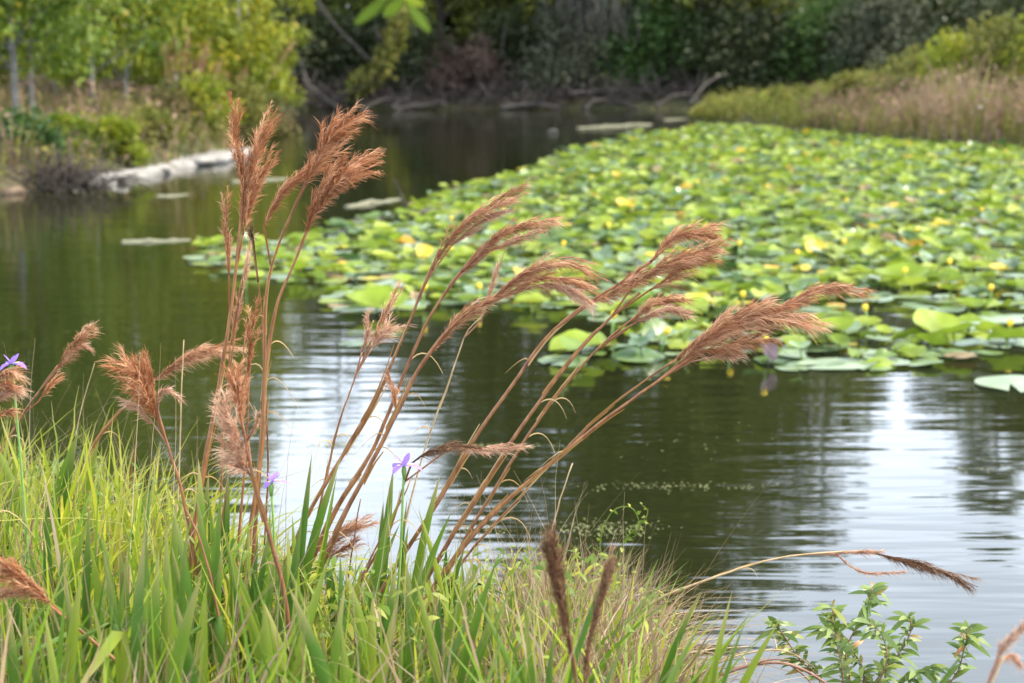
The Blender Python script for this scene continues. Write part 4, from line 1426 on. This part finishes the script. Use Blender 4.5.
plume('blurred tan stalk tip at the lower right corner', 2.5,
      [(960, 760), (985, 690), (1000, 655)],
      [([(992, 672), (1005, 645), (1030, 620)], 9, 'pale_plume'), ([(1000, 662), (1012, 655), (1022, 668)], 5, 'pale_plume')], .003, 'pale_plume', 'dry_stem', 0)

# extra straight brown stalks in the tuft without heads
ST = 'headless stalks in the plume clump'
def stalk(label, Yd, pts, r, mat='dry_stem'):
    p3 = [at(p[0], p[1], Yd) for p in pts]
    g0 = gz(p3[0][0], Yd)
    if p3[0][2] > g0: p3 = [np.array([p3[0][0] + (p3[0][0] - p3[1][0]) * .3, Yd, g0 - .03])] + p3
    P = spline(p3, 24)
    mb = MB()
    mb.tube(P + np.cumsum(rng.normal(0, .0007, (24, 3)), 0), np.linspace(r, r * .45, 24), 6)
    b0 = P[0].copy()
    o = recenter(mb, b0).build('stalk', M[mat], None, True)
    o.location = b0
    return tag(o, label, 'stalk', ST)
stalk('reddish bare stalk leaning beside the narrow upright orange plume', 3.9, [(205, 640), (222, 520), (236, 420), (246, 330)], .0032, 'stem')
stalk('pale stick with a blunt tip standing right of the leaning stems', 4.3, [(548, 560), (558, 505), (573, 462)], .0032)
stalk('short broken brown stalk left of the iris flower', 4.1, [(345, 600), (352, 540), (358, 500)], .003, 'dark_stem')
stalk('thin grey stalk tipped pale above the left grass mound', 4.6, [(64, 520), (80, 420), (96, 362)], .0018)
stalk('thin grey stalk crossing the bushy tan plume', 4.3, [(176, 560), (180, 470), (184, 340)], .0028, 'dry_stem')
stalk('blackish bent stalk with a pale tip above the left grass mound', 4.5, [(130, 520), (132, 470), (138, 440)], .0040, 'dark_stem')
stalk('reddish stalk slanting through the lower iris leaves', 3.3, [(235, 720), (222, 640), (206, 560), (186, 510)], .0040, 'stem')
stalk('brown stalk low between the arching stems', 4.0, [(335, 640), (372, 560), (400, 505), (412, 478)], .0034, 'stem')

# ------------------------------------------------------------------ near grass
SIL = np.array([(-300, 440), (-60, 435), (0, 436), (60, 446), (130, 448), (180, 470), (230, 505), (300, 535), (380, 555), (440, 545), (500, 535), (560, 538), (620, 540), (650, 575), (690, 640), (720, 690), (800, 740), (1400, 800)], float)


def max_h(x, y, z0, extra=0):
    """how tall the sward stands at a place, from the bank's outline"""
    px, _ = to_px(np.c_[x, y, z0])
    s = np.interp(px, SIL[:, 0], SIL[:, 1]) - extra
    d = (341.5 - s) / F
    c, sn = math.cos(PITCH), math.sin(PITCH)
    zt = EYE[2] + y * (d * c - sn) / (d * sn + c)
    return np.clip(zt - z0, .05, .62)


def near_pts(n, y0=2.2, y1=6.0, x0=-2.6, x1=1.0, dmin=-.03):
    pts = np.stack([rng.uniform(x0, x1, n * 3), rng.uniform(y0, y1, n * 3)], 1)
    d = pond_dist(pts[:, 0], pts[:, 1])
    pts = pts[d > dmin]
    ok = np.abs(pts[:, 0]) < pts[:, 1] * .36 + .15
    pts = pts[ok][:n]
    return np.c_[pts, ground_z(pts[:, 0], pts[:, 1]) - .01]


def blades(name, mat, n, wd, lf, bend, label, cat, y0=2.2, y1=6.0, K=6, extra=0, x0=-2.6, x1=1.0, wind=.15, prof=.75, tint_mu=.5):
    B = near_pts(n, y0, y1, x0, x1)
    n = len(B)
    H = max_h(B[:, 0], B[:, 1], B[:, 2], extra) * rng.uniform(*lf, n)
    s = np.linspace(0, 1, K)
    az = rng.uniform(0, 6.28, n)
    ld = np.stack([np.cos(az) + wind, np.sin(az) * .8, az * 0], 1)
    bd = np.minimum(np.abs(rng.normal(0, bend, n)) + .05, 1.35)
    curl = np.clip(bd - .35, 0, .9)
    hh = s[None] - curl[:, None] * .75 * s[None] ** 2.6
    P = B[:, None] + np.array([0, 0, 1.0]) * (H[:, None] * hh)[..., None] + ld[:, None] * (H[:, None] * bd[:, None] * s ** 1.8)[..., None]
    P = P + rng.normal(0, .003, P.shape) * s[None, :, None]
    side = unit(np.c_[np.abs(rng.normal(1, .5, n)), rng.normal(0, .7, n), rng.normal(0, .15, n)])
    Wd = wd * rng.uniform(.55, 1.35, n)[:, None] * (1 - s[None] ** (1 / (1 - prof) * .6))
    Wd = np.maximum(Wd, 2e-4)
    mb = MB()
    mb.ribbon(P, Wd, side, np.clip(rng.normal(tint_mu, .28, n), 0, 1))
    o = mb.build(name, M[mat])
    return tag(o, label, cat, kind='stuff')


blades('grass', 'green_grass', 1700, .0060, (.40, 1.0), .42, 'fresh green grass covering the near bank', 'grass')
blades('grass', 'yellow_grass', 1900, .0046, (.35, 1.0), .55, 'yellow-green arching grass mixed through the near bank', 'grass', 3.2, K=8)
blades('grass', 'yellow_grass', 1100, .0085, (.6, 1.15), .95, 'yellow arching blades crowning the left mound of the near bank', 'grass', 3.8, 6.0, 10, 0, -2.3, -.55)
blades('dry_grass', 'dry_grass', 3000, .0021, (.3, .95), .55, 'tan dry grass stems tangled through the near bank', 'grass', K=8)
blades('dry_grass', 'dry_grass', 2600, .0022, (.45, 1.05), 1.0, 'dry tangled straw on the right shoulder of the near bank', 'grass', 3.4, 5.2, 9, 0, .02, .62)
blades('dry_grass', 'dry_grass', 240, .0011, (.9, 1.4), .4, 'wispy bare grass stems rising above the near bank', 'grass', 3.4, 5.2, 9, 18)

blades('dry_grass', 'dry_grass', 620, .0060, (.4, 1.0), .9, 'withered tan blades bent over among the green of the near bank', 'grass', 2.4, 5.8, 10)
blades('grass', 'yellow_grass', 260, .0042, (.9, 1.35), 1.25, 'long pale blades arching right over on the left mound', 'grass', 3.9, 6.0, 12, 10, -2.3, -.7)
# small broad-leaved weeds in the sward
mb = MB()
B = near_pts(5200, 3.2, 5.7)
H = max_h(B[:, 0], B[:, 1], B[:, 2], -8)
n = len(B)
cl = bumps(B[:, 0] * 4, B[:, 1] * 4) > .1
B, H = B[cl], H[cl]
n = len(B)
pos = B + np.array([0, 0, 1.0]) * (H * rng.uniform(.25, .98, n))[:, None] + rng.normal(0, .02, (n, 3)) * np.array([1, 1, .2])
Ln = rng.uniform(.014, .036, n)
K = 6
sw = np.linspace(0, 1, K)
dd = unit(rand_dirs(n) * np.array([1, 1, .5]))
Pq = pos[:, None] + dd[:, None] * (Ln[:, None] * sw)[..., None] - np.array([0, 0, 1.0]) * (Ln[:, None] * .4 * sw ** 2)[..., None]
mb.ribbon(Pq, Ln[:, None] * .17 * np.sin(np.pi * np.clip(.06 + .93 * sw, 0, 1))[None] ** .8, unit(np.cross(dd, unit(rand_dirs(n) * .6 + np.array([0, -.3, .8])))), rng.random(n))
tag(mb.build('weeds', M['broad_weed']), 'small broad-leaved weeds filling the near bank', 'weeds', kind='stuff')

# iris clumps: each leaf a part
def iris_leaf(base, L_, w_, az, lean, tw, tip_fold=0):
    K = 12
    s = np.linspace(0, 1, K)
    ld = np.array([math.cos(az), math.sin(az) * .6, 0])
    P = base + np.array([0, 0, 1.0]) * (L_ * (s - .25 * lean * s ** 2))[:, None] + ld * (L_ * lean * s ** 1.7)[:, None]
    if tip_fold:
        k = s > .72
        P[k] += ld * ((s[k] - .72) * L_ * .9)[:, None] - np.array([0, 0, 1.0]) * ((s[k] - .72) * L_ * 1.5)[:, None]
    prof = np.minimum(1, 4.2 * (1 - s)) ** .8 * (.75 + .25 * np.minimum(1, s * 4))
    prof[-1] = .02
    sd_ = unit(np.array([math.cos(tw), math.sin(tw), 0]))
    up = unit(np.cross(sd_, [0, 0, 1.0]))
    mb = MB()
    Vl = P - sd_ * (w_ * prof)[:, None]
    Vr = P + sd_ * (w_ * prof)[:, None]
    Vm = P + up * (w_ * .35 * prof)[:, None]
    V = np.stack([Vl, Vm, Vr], 1).reshape(-1, 3)
    a = (np.arange(K - 1) * 3)[:, None]
    fc = np.vstack([a + np.array([[0, 1, 4, 3]]), a + np.array([[1, 2, 5, 4]])])
    tt = np.zeros((K, 3, 3))
    tt[..., 0] = rng.random()
    tt[..., 1] = s[:, None]
    tt[..., 2] = rng.random()
    mb.add(V, fc, tt)
    return mb


def iris(label, px, Yd, nl, hpx, wpx, spread=.05, leanmax=.25, dirbias=0.0):
    """clump at px (of its base column), leaf tips reaching about hpx"""
    x = (px - 512) / F * Yd
    z0 = gz(x, Yd)
    root = empty('iris_plant', (x, Yd, z0))
    tag(root, label, 'iris plant', 'iris leaf clumps on the near bank')
    for k in range(nl):
        ztop = at(px, hpx + (0 if k == 0 else rng.uniform(0, 75)), Yd)[2]
        ln = rng.uniform(.02, leanmax)
        L_ = (ztop - z0 + .02) / (1 - .25 * ln)
        az = rng.choice([0, math.pi]) + rng.normal(0, .6) if rng.random() > abs(dirbias) else (0 if dirbias > 0 else math.pi)
        b0 = np.array([rng.normal(0, spread), rng.normal(0, spread * .7), -.02])
        iris_leaf(b0, L_, wpx * Yd / F * .38 * rng.uniform(.7, 1.15), az, ln, rng.normal(0, .5), rng.random() < .1).build('leaf', M['iris_leaf'], root, True)
    return root


iris('iris clump with sharp upright leaves at the foot of the tallest plume stem', 200, 3.9, 7, 458, 13, .04, .12)
iris('iris clump with a leaf standing clear against the sky reflection right of the reddish stem', 268, 3.8, 6, 452, 12, .04, .22, .6)
iris('iris clump with stiff leaves below the small russet tuft', 352, 3.8, 7, 500, 13, .05, .25, .4)
iris('iris clump with a tall thin leaf beside the level brown plume', 385, 4.0, 5, 470, 10, .04, .2, .4)
iris('iris clump with bright leaves right of the arching stems', 430, 4.0, 6, 500, 11, .05, .3)
iris('dense iris clump at the bottom edge under the reddish slanting stalk', 160, 3.05, 8, 520, 19, .06, .2)
iris('dense iris clump at the bottom edge left of the reddish slanting stalk', 110, 3.2, 8, 530, 18, .06, .25)
iris('iris clump crossing the drooping plume of the lower left corner', 40, 3.4, 7, 510, 15, .06, .25)
iris('iris clump behind the dark reddish stem at the bottom', 250, 3.2, 8, 535, 18, .06, .22)
iris('iris clump right of the dark reddish stem at the bottom edge', 320, 3.1, 7, 560, 17, .06, .3)
iris('iris clump with long leaves left of the closest dark spike', 400, 3.3, 7, 545, 14, .06, .3)
iris('iris clump directly behind the closest dark spike', 560, 3.0, 7, 560, 12, .05, .3)
iris('iris clump with arching leaves between the two dark spikes and the bank end', 640, 3.3, 5, 590, 12, .05, .45, .7)
iris('iris leaves standing out over the water at the right end of the bank', 722, 3.1, 4, 590, 14, .03, .3, .9)
iris('two lone iris leaf tips at the bottom edge beneath the yellow-flowered shrub', 800, 2.75, 2, 636, 13, .03, .4, .9)
iris('iris clump under the purple flower at the left edge', 14, 4.3, 7, 418, 12, .05, .3)
iris('iris clump with fanned leaves at the top of the left mound', 62, 4.6, 7, 426, 11, .05, .5)
iris('iris clump in the hollow between left mound and tall plume stems', 130, 4.2, 5, 470, 10, .05, .3)
iris('iris clump with pale yellow-green leaves in the middle of the near bank', 480, 3.6, 6, 540, 11, .05, .35)


iris('iris clump at the bottom left corner in front of the bent stem', 62, 3.0, 9, 560, 16, .07, .12)
iris('iris clump with deep green leaves between the two left bottom clumps', 136, 3.35, 9, 505, 13, .06, .12)
iris('iris clump of straight leaves under the bushy tan plume', 185, 3.5, 9, 490, 12, .06, .12)
iris('iris clump of straight leaves rising behind the reddish slanting stalk', 232, 3.55, 9, 500, 12, .06, .14)
iris('iris clump of crowded leaves left of the dark reddish stem', 276, 3.45, 9, 515, 12, .06, .16)
iris('iris clump beneath the foot of the arching stems', 345, 3.45, 8, 540, 12, .06, .22)
iris('iris clump at the bottom edge below the thin leaning stem', 450, 3.15, 7, 580, 13, .06, .3)
iris('iris clump at the far left edge behind the drooping corner plume', -4, 3.6, 8, 480, 12, .05, .2)


# purple iris flowers: stalk, petals
def iris_flower(label, px, py, Yd, base_px, size, seed, tilt=0.0):
    r_ = np.random.default_rng(seed)
    top = at(px, py, Yd)
    xb = (base_px - 512) / F * Yd
    b0 = np.array([xb, Yd, gz(xb, Yd)])
    root = empty('iris_flower', b0)
    tag(root, label, 'flower', 'purple iris flowers')
    rel = top - b0
    mb = MB()
    mb.tube(spline([(0, 0, -.02), rel * .5 + np.array([.01, 0, 0]), rel], 12), np.linspace(.0035, .0026, 12), 6)
    mb.tube([rel - np.array([0, 0, .03]), rel - np.array([0, 0, .012]), rel + np.array([0, 0, .004])], [.003, .006, .003], 7)
    mb.build('stalk', M['flower_stalk'], root, True)
    for k in range(6):
        fall = k < 3
        az = r_.uniform(-.3, .3) + (k % 3) * 2.094 + (1.05 if not fall else 0)
        K = 7
        s = np.linspace(0, 1, K)
        d = np.array([math.cos(az), math.sin(az), 0])
        if fall:
            P = rel + d * (size * s)[:, None] + np.array([0, 0, 1.0]) * (size * (.55 * s - .8 * s ** 2))[:, None]
            wv = size * .27 * np.sin(np.pi * np.clip(.08 + .9 * s, 0, 1)) ** .8
        else:
            P = rel + d * (size * .5 * s)[:, None] + np.array([0, 0, 1.0]) * (size * (.75 * s - .15 * s ** 2))[:, None]
            wv = size * .17 * np.sin(np.pi * np.clip(.06 + .9 * s, 0, 1)) ** .8
        P = P + np.array([tilt, 0, 0]) * (size * s)[:, None]
        m2 = MB()
        m2.ribbon(P[None], wv[None], np.array([[-math.sin(az), math.cos(az), .15]]), r_.random(1))
        pe = m2.build('petal', M['petal'], root, True)
        if fall:
            m3 = MB()
            Q = P[1:4] + np.array([0, 0, .0012])
            m3.ribbon(Q[None], (wv[1:4] * .3)[None], np.array([[-math.sin(az), math.cos(az), .15]]), r_.random(1))
            m3.build('petal_marking', M['petal_mark'], pe, True)
    return root


iris_flower('purple iris flower opening at the left edge on a green stalk', 12, 364, 3.75, 8, .034, 3)
iris_flower('half-open violet iris bud above the iris leaves at the tall plume stems', 271, 482, 3.6, 262, .032, 5, .3)
iris_flower('spread purple iris flower beside the level brown plume', 404, 466, 3.85, 378, .042, 8)

# ------------------------------------------------------------------ waterside shrub, lower right
sh = empty('waterside_shrub', (.72, 4.05, -.05))
tag(sh, 'leafy waterside shrub with narrow leaves and a small yellow flower at the lower right', 'shrub')
base = np.array(sh.location)
STEMS = [[(838, 760), (848, 690), (846, 650), (866, 610), (872, 588)], [(830, 760), (822, 690), (800, 660), (784, 636), (774, 622)], [(836, 760), (842, 690), (836, 640), (832, 608)],
         [(850, 760), (870, 690), (898, 655), (912, 628), (908, 618)], [(860, 770), (910, 710), (952, 680), (964, 650), (968, 628)], [(848, 740), (862, 690), (852, 650), (826, 628)],
         [(846, 740), (880, 680), (884, 640), (866, 620)], [(850, 760), (890, 705), (905, 678), (930, 668)]]
lf = MB()
for k, stp in enumerate(STEMS):
    dy = rng.uniform(-.12, .12)
    P = spline([base] + [at(p[0], p[1], 4.05 + dy) for p in stp[1:]], 40)
    mb = MB()
    mb.tube(P, np.linspace(.0042, .0012, 40), 6)
    recenter(mb, base).build('stem', M['shrub_stem'], sh, True)
    for i_ in range(12, 40):
        for _q in range(3 if i_ < 36 else 5):
            t_ = unit(P[min(i_ + 1, 39)] - P[max(i_ - 1, 0)])
            d = unit(rand_dirs(1)[0] * np.array([1, .8, .6]) + t_ * .55 + np.array([0, 0, -.05]))
            ln = rng.uniform(.024, .066)
            Kq = 6
            s = np.linspace(0, 1, Kq)
            Q = P[i_] + d * (ln * s)[:, None] - np.array([0, 0, ln * .35]) * (s ** 2)[:, None]
            sd_ = unit(np.cross(d, unit(np.array([rng.normal(0, .4), -.6, .8]))))
            lf.ribbon(Q[None], (ln * .115 * np.sin(np.pi * np.clip(.06 + .93 * s, 0, 1)) ** .9)[None], sd_[None], np.clip(rng.normal(.42, .25, 1), 0, 1))
recenter(lf, base).build('foliage', M['shrub_leaf'], sh)
fc = at(831, 616, 3.98)
mb = MB()
for a_ in range(4):
    az = a_ * math.pi / 2 + .4
    s = np.linspace(0, 1, 5)
    d = np.array([math.cos(az), -.4, math.sin(az)])
    mb.ribbon((fc + d * (.012 * s)[:, None])[None], (.006 * np.sin(np.pi * np.clip(.1 + .8 * s, 0, 1)))[None], unit(np.array([[-math.sin(az), .1, math.cos(az)]])), np.array([.5]))
recenter(mb, base).build('flower', M['lily_yellow'], sh)

def drybranch(label, pts, Yd, r, mat):
    P = spline([at(p[0], p[1], Yd) for p in pts], 20)
    mb = MB()
    mb.tube(P, np.linspace(r, r * .5, 20), 6)
    for k in (6, 10, 14):
        d = unit(P[k + 2] - P[k] + rng.normal(0, .02, 3))
        mb.tube(spline([P[k], P[k] + d * .05, P[k] + d * .1 + np.array([0, 0, -.015])], 6), np.linspace(r * .6, r * .2, 6), 5)
    b0 = P[0].copy()
    o = recenter(mb, b0).build('dry_branch', M[mat], None, True)
    o.location = b0
    return tag(o, label, 'branch', 'dry branches by the water')
drybranch('reddish dry branch lying at the foot of the waterside shrub', [(690, 690), (740, 668), (788, 664), (835, 690), (860, 720)], 3.9, .0048, 'shrub_stem')
drybranch('thin tan dry branch trailing over the reddish one', [(670, 700), (720, 662), (780, 650), (815, 668)], 4.0, .003, 'dry_stem')
# tendrils on the right shoulder
for lab, pts in (('looping green tendril over the straw on the right shoulder', [(610, 580), (600, 545), (612, 512), (632, 508), (640, 530), (628, 540)]),
                 ('thin tendril with a hooked tip beside the looping one', [(618, 585), (622, 545), (640, 525), (648, 512), (641, 504)])):
    P = spline([at(p[0], p[1], 4.55) for p in pts], 30)
    mb = MB()
    mb.tube(P, np.linspace(.0022, .001, 30), 5)
    lfv = MB()
    idx = rng.integers(8, 30, 16)
    Ln = rng.uniform(.012, .022, 16)
    mb.leaves(P[idx], rand_dirs(16), unit(rand_dirs(16) + np.array([0, -.3, .8])), Ln, Ln * .35, rng.random(16))
    b0 = P[0].copy()
    o = recenter(mb, b0).build('tendril', M['broad_weed'])
    o.location = b0
    tag(o, lab, 'vine', 'tendrils on the near bank')

# orange plume grass on the left bank, far
def far_plumes(px, Yd, n, h, label):
    x = far(px, Yd)
    root = empty('plume_grass', (x, Yd, gz(x, Yd)))
    tag(root, label, 'plume grass', 'orange plume grass on the left bank')
    st, pl = MB(), MB()
    for _ in range(n):
        dx, hh = rng.normal(0, .5), h * rng.uniform(.55, 1.05)
        P = spline([(dx * .3, rng.normal(0, .1), -.05), (dx * .7, 0, hh * .5), (dx + .12, 0, hh)], 10)
        st.tube(P, np.linspace(.012, .006, 10), 4)
        k = 30
        u = rng.uniform(.62, 1, k)
        B = np.stack([np.interp(u, np.linspace(0, 1, 10), P[:, c_]) for c_ in range(3)], 1) + rng.normal(0, .045, (k, 3))
        Ln = rng.uniform(.06, .14, k)
        pl.leaves(B, unit(rand_dirs(k) * .5 + np.array([.2, 0, .9])), rand_dirs(k), Ln, Ln * .13, rng.random(k))
    st.build('stem', M['dry_stem'], root, True)
    pl.build('plume', M['far_plume'], root)
far_plumes(188, 31.5, 9, 1.75, 'orange plume grass clump standing tall before the saplings on the left bank')
far_plumes(216, 32.5, 6, 1.6, 'smaller orange plume grass clump nearer the bright edge sapling')

# ------------------------------------------------------------------ tree whose twig hangs in at the top
tr = empty('overhanging_tree', (-1.9, .9, gz(-1.9, .9)))
tag(tr, 'tree with a leafy twig hanging in at the top of the picture', 'tree')
tb = np.array(tr.location)
mb = MB()
mb.tube(spline([(0, 0, -.1), (.03, .05, 1.2), (.0, .1, 2.4), (.15, .2, 3.6)], 16), np.linspace(.11, .05, 16), 10)
lw = at(395, -4, 1.95) - tb
mb.tube(spline([(.02, .1, 2.3), (.6, .6, 2.75), (lw[0] - .35, lw[1] - .35, lw[2] + .5), (lw[0] - .03, lw[1] - .05, lw[2] + .12), lw], 24), np.linspace(.035, .0022, 24), 6)
mb.build('trunk', M['dark_bark'], tr, True)


def oak_leaf(px0, px1, Yd, wpx, tint):
    a_, b_ = at(*px0, Yd) - tb, at(*px1, Yd + rng.normal(0, .015)) - tb
    K = 8
    s = np.linspace(0, 1, K)
    Q = a_ + (b_ - a_) * s[:, None]
    d = unit(b_ - a_)
    sd_ = unit(np.cross(d, np.array([.1, 1, .5])))
    mb = MB()
    mb.ribbon(Q[None], (wpx * Yd / F * .5 * np.sin(np.pi * np.clip(.06 + .9 * s, 0, 1)) ** .7)[None], sd_[None], np.array([tint]))
    mb.build('leaf', M['bank_leaf'], tr, True)
for p0, p1, wd, tn_ in (((386, -1), (355, 24), 11, .3), ((402, 0), (384, 16), 12, .25), ((408, 4), (430, 32), 11, .35), ((400, -4), (424, 4), 12, .6), ((398, -8), (372, -4), 12, .4), ((404, -10), (430, -14), 12, .5)):
    oak_leaf(p0, p1, 1.95, wd, tn_)
# its upper leaves, out of the picture
n = 500
B = np.array([.2, .3, 3.5]) + rng.normal(0, .45, (n, 3))
mb = MB()
Ln = rng.uniform(.04, .08, n)
mb.leaves(B, rand_dirs(n), unit(rand_dirs(n) + np.array([0, 0, .6])), Ln, Ln * .3, rng.random(n))
mb.build('crown', M['bank_leaf'], tr)
